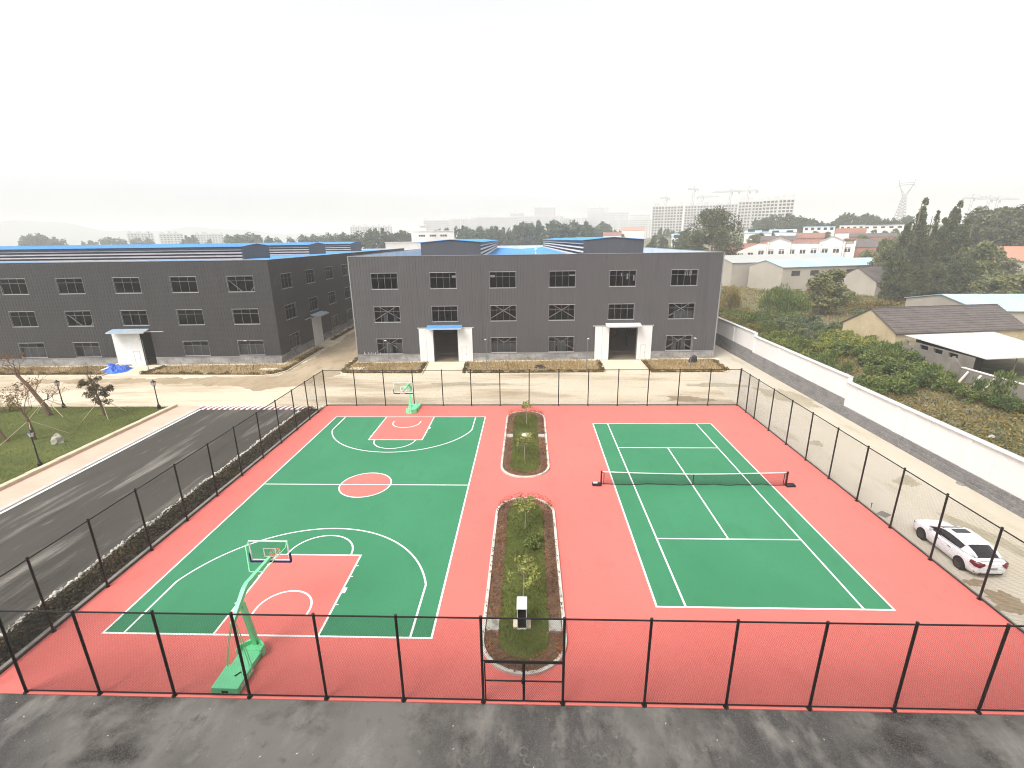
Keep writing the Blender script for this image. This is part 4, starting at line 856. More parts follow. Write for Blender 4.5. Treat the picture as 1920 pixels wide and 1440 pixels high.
def monitor(parent, x0, x1, y0, y1, zb, ze, zr, axis='y', dirt=False):
    """roof ventilator: gable ends, louvred long sides, blue sheet roof; long along y (local), or along x when axis is 'x'"""
    T = Matrix.Identity(4)
    if axis == 'x': T = Matrix(((0,1,0,0),(1,0,0,0),(0,0,1,0),(0,0,0,1)))
    xm = (x0+x1)/2
    g = MB(); g.M = T
    for y, s in ((y0,1),(y1,-1)):
        p = [(x0,y,zb),(x1,y,zb),(x1,y,ze),(xm,y,zr),(x0,y,ze)]; q = [(a,y+s*.12,c) for a,_,c in p]; g.loft([p,q])
    if axis == 'y':
        k = x0+.2
        while k < x1-.1:
            zt = ze+(zr-ze)*(1-abs(k-xm)/((x1-x0)/2))-.03; g.box(k,k+.07,y0-.025,y0,zb,zt); k += .42
    for x in (x0, x1):
        s = 1 if x == x0 else -1; g.box(min(x,x+s*.1),max(x,x+s*.1),y0+.12,y1-.12,ze-.42,ze-.02)
    o = g.build('roof_monitor', M['clad'], parent)
    l = MB(); l.M = T
    for x, s in ((x0,-1),(x1,1)):
        n = 4
        for i in range(n):
            z = zb+.22+(ze-.45-zb-.22)*i/(n-1)-.12
            l.loft([[(x-s*.10,y0+.13,z+.20),(x-s*.10,y0+.13,z+.23),(x+s*.06,y0+.13,z+.03),(x+s*.06,y0+.13,z)],[(x-s*.10,y1-.13,z+.20),(x-s*.10,y1-.13,z+.23),(x+s*.06,y1-.13,z+.03),(x+s*.06,y1-.13,z)]])
        l.box(min(x+s*.01,x+s*.07),max(x+s*.01,x+s*.07),y0+.13,y1-.13,zb-.12,zb+.10)
    l.build('louvres', M['louvre_dirty'] if dirt else M['louvre'], o)
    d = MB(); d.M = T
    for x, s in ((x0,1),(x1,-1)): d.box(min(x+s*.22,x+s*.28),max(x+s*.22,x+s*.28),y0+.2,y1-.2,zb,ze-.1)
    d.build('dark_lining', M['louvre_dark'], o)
    r = MB(); r.M = T; ov = .35
    for sx in (-1,1):
        xe = xm+sx*((x1-x0)/2+ov); zz = ze-(zr-ze)*ov/((x1-x0)/2)
        A = [(xm,y0-.15,zr+.05),(xe,y0-.15,zz+.05),(xe,y1+.15,zz+.05),(xm,y1+.15,zr+.05)]
        B = [(a,b,c-.045) for a,b,c in A]; r._add(A+B, [(0,1,2,3),(7,6,5,4),(0,4,5,1),(1,5,6,2),(2,6,7,3),(3,7,4,0)])
        k = y0+.1; zt = .05
        while k < y1:
            r._add([(xm,k,zr+.05),(xe,k,zz+.05),(xe,k+.10,zz+.05),(xm,k+.10,zr+.05),(xm,k+.03,zr+.08),(xe,k+.03,zz+.08),(xe,k+.07,zz+.08),(xm,k+.07,zr+.08)], [(0,1,5,4),(4,5,6,7),(7,6,2,3),(1,2,6,5)]); k += .75
    r.build('monitor_roof', M['roof_blue'], o)
    return o
def Tr(x, y, z): return Matrix.Translation((x,y,z))
RL = Matrix.Rotation(math.pi/2, 4, 'Z')   # wall whose outside looks to +x (local x of the wall runs along +y)

# ---- right hall
A1 = R(2.0117)
hall = thing('factory_hall', 'dark grey three-storey factory hall in the middle, with a blue canopy over one door', 'factory', (-36.02,35.92,0), A1, 'dark grey factory halls')
LB, DB, ZP, ZT = 50.99, 100.0, 1.17, 14.72
cols = [2.93,10.97,19.16,27.33,35.62,44.06]; rows = [1.27,5.80,10.37]
ops = []; wins = []
for i, c in enumerate(cols):
    for j, r in enumerate(rows):
        if j == 0 and i in (1,4): continue
        ops.append((c, c+WW, r, r+WH)); wins.append((i,j,c,r))
DR = [(10.98,14.45),(35.90,39.92)]
for a, b in DR: ops.append((a, b, ZP, 4.72))
w = MB(); clad_wall(w, LB, ZP, ZT, ops, Tr(0,0,0))
clad_wall(w, DB, ZP, ZT, [], Tr(LB,0,0) @ RL)
clad_wall(w, DB, ZP, ZT, [], Tr(0,DB,0) @ Matrix.Rotation(-math.pi/2,4,'Z'), ribs=False)
clad_wall(w, LB, ZP, ZT, [], Tr(LB,DB,0) @ Matrix.Rotation(math.pi,4,'Z'), ribs=False)
w.build('wall', M['clad'], hall)
w = MB()   # parapet: inside faces and coping
w.box(.12,LB-.12,.10,.16,12.7,ZT-.02); w.box(.12,LB-.12,DB-.16,DB-.10,12.7,ZT-.02); w.box(.10,.16,.16,DB-.16,12.7,ZT-.02); w.box(LB-.16,LB-.10,.16,DB-.16,12.7,ZT-.02)
w.build('parapet_lining', M['roof_white'], hall)
w = MB(); w.box(-.05,LB+.05,-.06,.18,ZT,ZT+.06); w.box(-.05,LB+.05,DB-.18,DB+.06,ZT,ZT+.06); w.box(-.05,.18,.18,DB-.18,ZT,ZT+.06); w.box(LB-.18,LB+.05,.18,DB-.18,ZT,ZT+.06)
w.box(-.04,.10,-.045,-.0,ZP,ZT); w.box(LB-.10,LB+.045,-.045,-.0,ZP,ZT)
for a, b in ((0,8.94),(16.5,33.88),(42.05,LB)): w.box(a,b,-.06,-.0,ZP-.05,ZP+.03)
w.build('flashing', M['clad_flash'], hall)
p = MB()
for a, b in ((0,DR[0][0]),(DR[0][1],DR[1][0]),(DR[1][1],LB)): p.box(a,b,.0,.25,-.1,ZP-.05)
p.box(LB-.25,LB,.25,DB,-.1,ZP-.02); p.box(0,.25,.25,DB,-.1,ZP-.02)
p.build('plinth', M['plinth'], hall)
rf = MB()
for c in (0, LB/2):
    e, rz_, hw = 13.6, 14.42, LB/4
    a0, a1 = (c+.16 if c == 0 else c), (c+LB/2-.16 if c else c+LB/2)
    e0, e1 = (12.9, e) if c == 0 else (e, 12.9)
    rf.poly([(a0,.16,e0),(c+hw,.16,rz_),(c+hw,DB-.16,rz_),(a0,DB-.16,e0)]); rf.poly([(c+hw,.16,rz_),(a1,.16,e1),(a1,DB-.16,e1),(c+hw,DB-.16,rz_)])
    k = .3
    while k < DB-.5:
        for (xa,za,xb,zb_) in ((a0,e0,c+hw,rz_),(c+hw,rz_,a1,e1)):
            rf._add([(xa,k,za),(xb,k,zb_),(xb,k+.12,zb_),(xa,k+.12,za),(xa,k+.04,za+.035),(xb,k+.04,zb_+.035),(xb,k+.08,zb_+.035),(xa,k+.08,za+.035)], [(0,1,5,4),(4,5,6,7),(7,6,2,3)])
        k += .75
rf.build('roof', M['roof_blue'], hall)
it = MB(); it.box(.3,LB-.3,24,24.2,0,13.4); it.box(.3,.32,.3,24,0,13.4); it.box(LB-.32,LB-.3,.3,24,0,13.4); it.box(.3,LB-.3,.3,24,12.75,12.8)
for c in (6.9,15.4,23.6,31.9,40.4):
    it.box(c,c+.35,1.0,1.35,0,13.4); it.box(c,c+.3,9,9.3,0,13.4); it.box(c,c+.3,17,17.3,0,13.4)
it.box(.4,LB-.4,1.0,1.3,4.9,5.3); it.box(.4,LB-.4,1.0,1.3,9.4,9.8)
it.build('interior', M['interior'], hall)
MB().box(.2,LB-.2,-.05,24,-.05,.015).build('hall_floor', M['hall_floor'], hall)
mw = make_window(WW, WH, 4, hall); first = True
bm_ = brace_bm(WW, WH).build('cross_brace', M['steel'], hall); fb = True
for i,j,c,r in wins:
    if first: mw.matrix_local = Tr(c,0,r); first = False
    else: place(mw, hall, Tr(c,0,r))
    if j < 2 and i not in (1,4):
        if fb: bm_.matrix_local = Tr(c,0,r); fb = False
        else: place(bm_, hall, Tr(c,0,r))
for i,(a,b,rl,ca,cb,wk) in enumerate(((8.98,14.47,(8.85,16.7),10.25,15.14,1),(33.90,39.92,(33.6,42.05),35.3,40.2,1))):
    lw = 1.98
    door_leaf('sliding_door', lw, 4.80, hall, Tr(a,0,.02), joints=(1.0,))
    door_leaf('sliding_door', lw+.06, 4.80, hall, Tr(b,0,.02), wicket=(.5,1.2,2.15), joints=())
    rail(hall, Tr(rl[0],0,4.86), rl[1]-rl[0])
    canopy(hall, Tr(ca,0,4.90), cb-ca, 1.15, M['roof_blue'] if i == 0 else M['sheet_white'])
    jb = MB()
    for xx in DR[i]: jb.box(xx-.03 if xx == DR[i][1] else xx-.0, xx+.0 if xx == DR[i][1] else xx+.03, .0,.5,0,4.72)
    jb.build('door_jamb', M['clad_flash'], hall)
monitor(hall, 9.2, 17.78, 4.5, 94, 14.1, 16.42, 16.78)
monitor(hall, 32.5, 41.05, 4.0, 94, 14.1, 16.50, 16.86)
v = MB(); v.tube([(25.5,.5,13.8),(25.5,.5,15.35)], .10, 8); v.lathe([(.19,15.3),(.19,15.45),(.02,15.6)], 8, c=(25.5,.5)); v.build('roof_vent', M['sheet_white'], hall)
st = MB(); r_ = random.Random(2)
for k in range(9): x = .9+k*.28+r_.uniform(-.1,.1); st.box(x,x+.06,-.034,-.030,ZP+.04,ZP+.04+r_.uniform(.12,.42))
st.build('paint_splash', M['sign_white'], hall)
pp = MB()
for (i, x, z, ww, hh) in ((1,14.0,11.78,.5,.3),(2,19.25,11.78,.62,.28),(3,30.1,11.85,.95,.16)): pp.box(x,x+ww,.14,.16,z,z+hh)
for x, z, ww, hh in ((37.2,11.7,.12,.45),(38.0,11.3,.22,.75),(38.9,11.1,.2,.7),(46.05,11.7,.12,.8),(46.3,11.7,.12,.85),(46.6,11.65,.16,.9),(46.85,11.75,.1,.75)): pp.box(x,x+ww,.3,.32,z,z+hh)
pp.build('hung_sheet', M['sign_white'], hall)

bd = MB()      # grey boarding seen behind some of the ground-floor panes
for c, a_, b_ in ((cols[0],.30,.58),(cols[0],.78,1.0),(cols[2],.0,1.0),(cols[3],.0,.30),(cols[3],.34,.70),(cols[5],.28,.42),(cols[5],.60,.74)): bd.box(c+WW*a_,c+WW*b_,.20,.22,rows[0]+.06,rows[0]+WH*(.68 if b_-a_ < .9 else .62))
for c, a_, b_ in ((cols[0],.35,.5),(cols[0],.75,.85),(cols[5],.2,.95)): bd.box(c+WW*a_,c+WW*b_,.20,.22,rows[1]+.06,rows[1]+WH*.5)
bd.build('boarding', M['board_grey'], hall)
# ---- left hall
lh = thing('factory_hall', 'dark grey three-storey factory hall on the left, with long louvred roof monitors', 'factory', (-46.87,35.43,0), A1, 'dark grey factory halls')
LW2, DW2, ZT2 = 80.0, 88.0, 14.45
fc = [-5.88-7.78*i for i in range(9)]; ops = []; wins = []
for i, c in enumerate(fc):
    for j, r in enumerate((1.36,5.80,10.28)):
        if j == 0 and i == 2: continue
        ops.append((c+LW2, c+LW2+3.55, r, r+2.08)); wins.append((i,j,c,r))
ops.append((LW2-21.5, LW2-17.95, ZP, 4.72))
w = MB(); clad_wall(w, LW2, ZP, ZT2, ops, Tr(-LW2,0,0))
sc_ = [3.2+8.75*i for i in range(9)]; sops = []; sw = []
for i, c in enumerate(sc_):
    for j, r in enumerate((1.42,5.80,10.28)):
        if j == 0 and i == 1: continue
        sops.append((c, c+3.55, r, r+2.08)); sw.append((i,j,c,r))
clad_wall(w, DW2, ZP, ZT2, sops, RL)
clad_wall(w, LW2, ZP, ZT2, [], Tr(0,DW2,0) @ Matrix.Rotation(math.pi,4,'Z'), ribs=False)
clad_wall(w, DW2, ZP, ZT2, [], Tr(-LW2,DW2,0) @ Matrix.Rotation(-math.pi/2,4,'Z'), ribs=False)
w.build('wall', M['clad_shaded'], lh)
w = MB(); w.box(-LW2+.12,-.12,.10,.16,13.2,ZT2-.02); w.box(-.16,-.10,.16,DW2-.16,13.2,ZT2-.02); w.box(-LW2+.12,-.12,DW2-.16,DW2-.10,13.2,ZT2-.02); w.build('parapet_lining', M['roof_white'], lh)
w = MB(); w.box(-LW2,.05,-.06,.18,ZT2,ZT2+.05); w.box(-.18,.05,.18,DW2,ZT2,ZT2+.05); w.box(-LW2,-23.5,-.06,-.0,ZP-.05,ZP+.03); w.box(-17.9,.06,-.06,-.0,ZP-.05,ZP+.03); w.box(-.0,.06,.0,11.8,ZP-.05,ZP+.03); w.box(-.0,.06,15.9,DW2,ZP-.05,ZP+.03); w.build('flashing', M['clad_flash'], lh)
p = MB(); p.box(-LW2,-21.5,0,.25,-.1,ZP-.05); p.box(-17.95,0,0,.25,-.1,ZP-.05); p.box(-.25,0,.25,DW2,-.1,ZP-.05); p.build('plinth', M['plinth'], lh)
rf = MB()
for k in range(4):
    a, m_, b = k*22.0+(.16 if k == 0 else 0), k*22.0+11.0, (k+1)*22.0-(.16 if k == 3 else 0)
    rf.poly([(-LW2,a,13.9),(-.16,a,13.9),(-.16,m_,14.4),(-LW2,m_,14.4)]); rf.poly([(-LW2,m_,14.4),(-.16,m_,14.4),(-.16,b,13.9),(-LW2,b,13.9)])
rf.build('roof', M['roof_blue'], lh)
it = MB(); it.box(-LW2+.3,-.3,22,22.2,0,13.4); it.box(-22.2,-22,.3,22,0,4.5); it.box(-LW2+.3,-.3,.3,DW2-.3,13.4,13.45); it.box(-12.2,-12,22.2,DW2-.3,0,13.4)
for c in fc: it.box(c+5.4,c+5.75,1.0,1.35,0,13.4)
for c in sc_: it.box(-1.35,-1.0,c+5.6,c+5.95,0,13.4)
it.build('interior', M['interior'], lh)
MB().box(-LW2+.2,-.2,.2,22,-.05,.015).build('hall_floor', M['hall_floor'], lh)
lw_ = make_window(3.55, 2.08, 3, lh); first = True
for i,j,c,r in wins:
    if first: lw_.matrix_local = Tr(c,0,r); first = False
    else: place(lw_, lh, Tr(c,0,r))
for i,j,c,r in sw: place(lw_, lh, RL @ Tr(c,0,r))
bd = MB()
for i_, a_, b_ in ((0,.0,1.0),(1,.0,.98),(3,.28,.95),(4,.1,.9)): bd.box(fc[i_]+3.55*a_,fc[i_]+3.55*b_,.20,.22,1.42,1.36+2.08*.66)
bd.build('boarding', M['board_grey'], lh)
hb = half_brace(3.55, 2.08).build('cross_brace', M['steel'], lh); hb.matrix_local = Tr(fc[3],0,5.80); place(hb, lh, Tr(fc[0],0,10.28))
door_leaf('sliding_door', 1.93, 4.55, lh, Tr(-23.45,0,.18))
door_leaf('sliding_door', 2.0, 4.72, lh, Tr(-21.5,-.06,.02), wicket=(.62,1.5,2.1))
rail(lh, Tr(-23.6,0,4.84), 7.5); canopy(lh, Tr(-23.2,0,4.92), 5.2, 1.3, M['sheet_grey'])
door_leaf('sliding_door', 1.95, 4.66, lh, RL @ Tr(11.95,0,.02)); door_leaf('sliding_door', 1.95, 4.66, lh, RL @ Tr(13.92,0,.02), wicket=(.4,1.2,2.1))
rail(lh, RL @ Tr(9.4,0,4.80), 9.2); canopy(lh, RL @ Tr(11.6,0,4.90), 4.9, 1.3, M['sheet_grey'])
for y0_, xe_ in ((8.6,-7.7), (31.6,-6.7), (55.6,-6.1)): monitor(lh, y0_, y0_+8.5, -LW2+1, xe_, 14.15, 16.18, 16.55, axis='x', dirt=True)

# ---- planting beds in front of the halls
def bed(pts, fringe, seed, tufts=900):
    n = len(pts); c = Vector((sum(p[0] for p in pts)/n, sum(p[1] for p in pts)/n, 0))
    inn = [(p[0]+(c.x-p[0])*.0+(.16 if p[0] < c.x else -.16), p[1]+(.16 if p[1] < c.y else -.16)) for p in pts]
    mb = MB(); ring_prism(mb, pts, inn, -.02, .12); struct(mb.build('bed_kerb', M['concrete_pale']))
    slab('planting_bed', inn, .05, M['straw'], .07)
    rg = np.random.default_rng(seed); xs = [p[0] for p in pts]; ys = [p[1] for p in pts]
    P = strip_points(tufts*8, min(xs)+.3, max(xs)-.3, min(ys)+.3, max(ys)-.3, .05, .06, seed)
    def inpoly(P):
        r = np.zeros(len(P), bool); j = n-1
        for i in range(n):
            a, b = inn[i], inn[j]; q = ((a[1] > P[:,1]) != (b[1] > P[:,1])) & (P[:,0] < (b[0]-a[0])*(P[:,1]-a[1])/(b[1]-a[1]+1e-9)+a[0]); r ^= q; j = i
        return r
    P = P[inpoly(P)]; P = P[rg.random(len(P)) < .5+.6*noise2(P[:,0], P[:,1], 1.2, seed)]
    stuff(link('dry_grass', leaf_mesh('dry_grass', P, .15, L_['straw'], seed, aspect=.2, up=True)))
    Q = []
    for (a, b) in fringe:
        a = Vector((*a,0)); b = Vector((*b,0)); L = (b-a).length; k = int(L*240); d = (b-a)/L; nn = Vector((-d.y,d.x,0))
        t = rg.uniform(0,L,k); o_ = rg.uniform(-.28,.28,k); z = rg.uniform(.05,.42,k)*np.clip(.65+1.1*noise2(t, t*.3, .35, seed+1),.12,1.4)
        Q.append(np.stack([a.x+d.x*t+nn.x*o_, a.y+d.y*t+nn.y*o_, z],1))
    Q = np.concatenate(Q); stuff(link('low_hedge', leaf_mesh('low_hedge', Q, .075, L_['fringe'], seed+2)))
bed([(-36.9,31.0),(-36.2,29.8),(-35.4,29.55),(-25.4,29.4),(-25.9,36.0),(-36.0,35.6)], [((-36.2,30.2),(-25.8,29.85)),((-25.85,29.9),(-26.15,35.5)),((-36.4,30.6),(-36.9,38.5))], 81)
bed([(-19.7,29.4),(-1.6,29.7),(-1.3,36.8),(-20.5,36.2)], [((-19.4,29.85),(-1.9,30.15)),((-20.0,30),(-20.2,35.5)),((-1.85,30.2),(-1.7,36))], 82, 1500)
bed([(4.1,29.5),(13.2,29.7),(14.2,30.1),(14.6,31.0),(14.9,37.2),(4.2,36.9)], [((4.5,30),(13.6,30.15)),((4.5,30),(4.6,36)),((14.2,30.6),(14.4,36.6))], 83)
bed([(-63.5,29.2),(-46.2,28.9),(-44.9,29.5),(-44.1,31.2),(-44.9,46.2),(-46.6,46.2),(-47.0,35.0),(-63.2,34.4)], [((-63.2,29.6),(-46.2,29.35)),((-46,29.4),(-44.7,31.2)),((-44.6,31.2),(-45.3,46)),((-63.1,29.7),(-63.0,34))], 84, 2200)
bed([(-110,29.2),(-68.2,29.2),(-68.6,34.1),(-110,33.0)], [((-100,29.6),(-68.7,29.6))], 85, 2500)
bed([(-45.6,51.8),(-47.4,51.8),(-49.0,95),(-47.2,95)], [((-46.2,52),(-47.8,90))], 86, 700)
sp = MB(); sp.M = Matrix.Translation((-36.02,35.92,0)) @ Matrix.Rotation(A1,4,'Z')
for a, b in ((-.6,10.2),(15.4,34.8),(40.8,51.6)): sp.box(a,b,-.62,-.005,-.05,.075)
sp.M = Matrix.Translation((-46.87,35.43,0)) @ Matrix.Rotation(A1,4,'Z')
sp.box(-80,-22.6,-.62,-.005,-.05,.075); sp.box(-17.4,.6,-.62,-.005,-.05,.075); sp.box(.005,.6,-.0,11.2,-.05,.075); sp.box(.005,.6,16.4,88,-.05,.075)
struct(sp.build('apron', M['concrete_pale']))
slab('driveway', [(-25.3,29.4),(-19.9,29.4),(-20.9,36.3),(-25.8,36.2)], -.004, M['concrete_pale'], .02)
slab('driveway', [(-1.4,29.5),(4.0,29.5),(4.1,37.1),(-1.1,36.9)], -.004, M['concrete_pale'], .02)
slab('driveway', [(-68.0,29.3),(-63.7,29.3),(-63.6,34.8),(-68.2,34.6)], -.004, M['concrete_pale'], .02)
# tarpaulin, bags
def crumple(name, label, cat, c, rx, ry, h, seed, m, rz=0.):
    rg = np.random.default_rng(seed); n, k = 60, 22; rings = []
    ph = rg.uniform(0,6.28,8)
    for j in range(k+1):
        f = j/k; ring = []
        for i in range(n):
            a = 2*math.pi*i/n; q = 1+.14*math.sin(2*a+ph[0])+.10*math.sin(3*a+ph[1])
            r = (1-f)*q; u, v = rx*r*math.cos(a), ry*r*math.sin(a)
            z = h*(sstep(f*1.5))*(.75+.22*math.sin(u*3.1+ph[2])+.18*math.sin(v*5+u*2+ph[3]))+.05*math.sin(u*9+v*7+ph[4])*min(1,f*4)+.05*math.sin(a*13+f*9+ph[5])*min(1,f*4)+.045*math.sin(u*21+v*13+ph[6])*min(1,f*4)+rg.uniform(-.03,.03)*min(1,f*4)
            ring.append((u, v, max(z, .0)))
        rings.append(ring)
    mb = MB(); mb.loft(rings); o = mb.build(name, m, loc=c); o.rotation_euler = (0,0,rz); return tag(o, label, cat)
crumple('tarpaulin', 'crumpled bright blue tarpaulin heaped outside the left hall door', 'tarpaulin', (-68.3,31.7,.0), 2.0, 1.5, .95, 5, M['tarp'], .5)
k = MB(); k.loft([[(0,0,0),(.25,0,0),(.25,.06,.05),(0,.06,.05)],[(1.1,1.9,.55),(1.35,1.9,.55),(1.35,1.96,.6),(1.1,1.96,.6)]]); o = k.build('plank', M['sign_white'], loc=(-69.3,30.3,.45)); tag(o, 'white plank lying across the crumpled blue tarpaulin', 'plank')
p = gp(1013,690); crumple('black_sheeting', 'crumpled black sheeting lying in the middle planting bed', 'plastic sheet', (p.x,p.y,.05), 1.0, .6, .3, 6, M['black_sheet'])
p = gp(1299,682); rock('rubbish_bag', 'bulging black bag standing against the plinth at the right hall corner', p.x, p.y+.4, .62, .5, 1.15, 8, M['black_sheet'], 'bag')
p = gp(670,692); o = MB().box(-.9,.9,-.5,.5,0,.10).build('slab_cover', M['concrete_pale'], loc=(p.x,p.y,.05)); tag(o, 'pale concrete cover slab in the bed at the left corner of the right hall', 'slab')
p = gp(505,693); o = MB().box(-1.2,1.2,-.4,.4,0,.10).build('slab_cover', M['concrete_pale'], loc=(p.x,p.y,.05)); tag(o, 'pale concrete cover slab in the bed at the corner of the left hall', 'slab')

# ------------------------------------------------------------------ white boundary wall on the right
t = thing('boundary_wall', 'long white boundary wall on a grey block footing, stepping down towards the viewer', 'wall', (18.92,0,0))
segs = [(-46,14.45,3.22,.92),(14.45,34.7,3.75,1.60),(34.7,130,4.20,1.75)]
for y0_, y1_, zt, zb in segs:
    b = MB(); b.box(0,.55,y0_,y1_,-.4,zb)
    b.box(-.08,0,y0_,y1_,-.4,zb*.62); b.box(-.16,-.08,y0_,y1_,-.4,zb*.30); b.build('block_footing', M['block'], t)
    p = MB(); p.box(.12,.42,y0_,y1_,zb,zt)
    k = y0_
    n = max(1, int(round((y1_-y0_)/6.7)))
    for i in range(n+1):
        yy = y0_+(y1_-y0_)*i/n; a, c_ = max(y0_+.01, yy-.22), min(y1_-.01, yy+.22)
        p.box(.06,.12,a,c_,zb+.01,zt); p.box(.42,.48,a,c_,zb+.01,zt)
    p.build('white_panel', M['wall_white'], t)
    c = MB(); c.loft([[(-.03,y0_,zt),(.57,y0_,zt),(.57,y0_,zt+.05),(.27,y0_,zt+.13),(-.03,y0_,zt+.05)],[(-.03,y1_,zt),(.57,y1_,zt),(.57,y1_,zt+.05),(.27,y1_,zt+.13),(-.03,y1_,zt+.05)]]); c.build('coping', M['wall_cap'], t)

# ------------------------------------------------------------------ overgrown lot, bushes
P = strip_points(70000, 19.9, 42, -4, 90, 0, 1, 91); rg = np.random.default_rng(92)
nz = noise2(P[:,0], P[:,1], 2.6, 93); P[:,2] = terrain(P[:,0],P[:,1])-.1+P[:,2]*(.30+.22*nz)
keep = rg.random(len(P)) < np.where(P[:,1] < 16, .95, .75)+.3*nz; keep &= P[:,0] > 20.4+rg.random(len(P))*.8
stuff(link('weeds', leaf_mesh('weeds', P[keep], .13, L_['cover'], 94, flat=.2)), 'low olive and yellow weeds covering the waste ground beyond the white wall', 'weeds')
P = strip_points(36000, 20, 90, 60, 150, 0, 1, 95); nz = noise2(P[:,0], P[:,1], 5, 96); P[:,2] = terrain(P[:,0],P[:,1])-.1+P[:,2]*(.35+.3*nz)
stuff(link('rough_grass', leaf_mesh('rough_grass', P[rg.random(len(P)) < .6+.4*nz], .24, L_['bush_olive'], 97, flat=.2)))
def bush_mesh(kind, r, h, k, per, size, seed, upright=False):
    rg = np.random.default_rng(seed); a = rg.uniform(0,6.28,k); q = r*np.sqrt(rg.random(k)); z = h*(.18+.7*rg.random(k)*np.sqrt(np.maximum(0,1-(q/r*.85)**2)))
    C = np.stack([q*np.cos(a), q*np.sin(a), z],1)
    P = clump_points(C, rg.uniform(.16,.30,k)*max(r,h*.5), per, seed); P = P[P[:,2] > .02]
    return leaf_mesh('foliage', P, size, L_[kind], seed, up=upright, aspect=.5 if not upright else .22)
def stem_mesh(r, h, seed):
    rg = np.random.default_rng(seed); mb = MB()
    for i in range(6):
        a = rg.uniform(0,6.28); q = r*.5; mb.tube([(0.05*math.cos(a),.05*math.sin(a),-.1),(q*.4*math.cos(a),q*.4*math.sin(a),h*.3),(q*math.cos(a),q*math.sin(a),h*.65)], [.05,.035,.015], 4)
    me = mb.build('stems', M['bark']); d = me.data; bpy.data.objects.remove(me); return d
BUSH = {}
for kind in ('bush','bush_yellow','bush_olive','bush_blue'):
    BUSH[kind] = [(bush_mesh(kind, 1.5, 1.7, 34, 52, .12, 100+i+hash(kind)%1), stem_mesh(1.5, 1.7, 30+i)) for i in range(3)]
def put_bush(kind, x, y, s, sz, label, group, i):
    fm, sm = BUSH[kind][i%3]; t = thing('shrub', label, 'shrub', (x,y,float(terrain(x,y))-.12), random.uniform(0,6.28), group); t.scale = (s,s,sz)
    link('foliage', fm, t); link('stems', sm, t)
random.seed(11); nb_ = 0
zones = [('bush_yellow', 26, 34, 33, 52, 12, 1.0, 1.6, 'bright yellow-green shrub in the lot between the white wall and the tan gable', 'yellow-green shrubs beyond the wall'),
         ('bush', 23, 36, 18, 36, 18, .9, 1.5, 'dark green leafy shrub crowding the foot of the white wall below the tan gable', 'dark shrubs beyond the wall'),
         ('bush_yellow', 35, 40.5, 38, 50, 12, 1.0, 1.7, 'yellow-green shrub pressed against the tan gable wall', 'shrubs against the tan gable'),
         ('bush', 33, 40.5, 28, 40, 16, 1.0, 1.7, 'dark green shrub growing up the grey wall under the white sheet roof', 'dark shrubs under the white roof'),
         ('bush_olive', 20.8, 26, 14, 48, 16, .7, 1.1, 'low brownish scrub close along the back of the white wall', 'brownish scrub along the wall'),
         ('bush_blue', 33, 44, 45, 68, 22, 1.1, 1.8, 'grey-green shrub in the dense thicket behind the tan gable', 'thicket shrubs behind the gable'),
         ('bush_olive', 22, 34, 52, 84, 18, .8, 1.4, 'olive-brown scrubby shrub near the corner of the grey hall, beyond the wall', 'olive scrub beyond the wall'),
         ('bush', 31, 38.5, 14, 31, 10, .7, 1.2, 'dark low shrub against the grey wall with sloping white props', 'low shrubs at the propped wall'),
         ('bush', 30, 41, 62, 80, 9, 1.2, 1.9, 'dark green shrub beside the big round willow bush in the lot', 'shrubs round the willow bush'),
         ('bush_olive', 45, 75, 78, 108, 16, 1.1, 2.0, 'brownish scrub bush on the rough ground before the tall poplars', 'scrub before the poplars'),
         ('bush_blue', 55, 85, 62, 80, 8, 1.2, 1.9, 'grey-green bush in the yard behind the grey tiled roof', 'bushes behind the tiled roof')]
for kind, xa, xb, ya, yb, n, s0_, s1_, lb, gp_ in zones:
    for i in range(n):
        s = random.uniform(s0_, s1_)*.85; put_bush(kind, random.uniform(xa,xb), random.uniform(ya,yb), s, s*random.uniform(.8,1.25), lb, gp_, i)
SH = [(bush_mesh('bush', .8, 3.0, 22, 42, .17, 160+i, True), stem_mesh(.6, 2.6, 170+i)) for i in range(2)]
for i in range(26):
    x, y = random.uniform(23,40), random.uniform(17,56); s = random.uniform(.7,1.25)
    t = thing('sapling', 'upright leafy shoot standing above the shrubs behind the white wall', 'sapling', (x,y,float(terrain(x,y))-.1), random.uniform(0,6.28), 'upright shoots among the shrubs'); t.scale = (s,s,s*random.uniform(.8,1.3))
    link('foliage', SH[i%2][0], t); link('stems', SH[i%2][1], t)
def big_bush(label, cat, x, y, r, h, kind, k, per, size, seed, upright=True):
    t = thing('large_bush', label, cat, (x,y,float(terrain(x,y))-.1)); link('foliage', bush_mesh(kind, r, h, k, per, size, seed, upright), t); link('stems', stem_mesh(r, h, seed), t); return t
big_bush('big round dark willow bush with upright shoots, in the lot right of the grey hall', 'bush', 42.5, 74, 4.8, 7.4, 'bush', 80, 110, .30, 141)
big_bush('tall narrow pale green bush just right of the grey hall corner', 'bush', 33.5, 80, 2.2, 7.6, 'bush_olive', 44, 80, .26, 142)
big_bush('feathery olive bush against the pale warehouse, left of the small tiled house', 'bush', 66, 103, 2.7, 6.8, 'bush_olive', 30, 60, .30, 143)
big_bush('broad dark bush under the small tiled house gable', 'bush', 66, 92, 3.6, 3.6, 'bush', 44, 70, .28, 144)

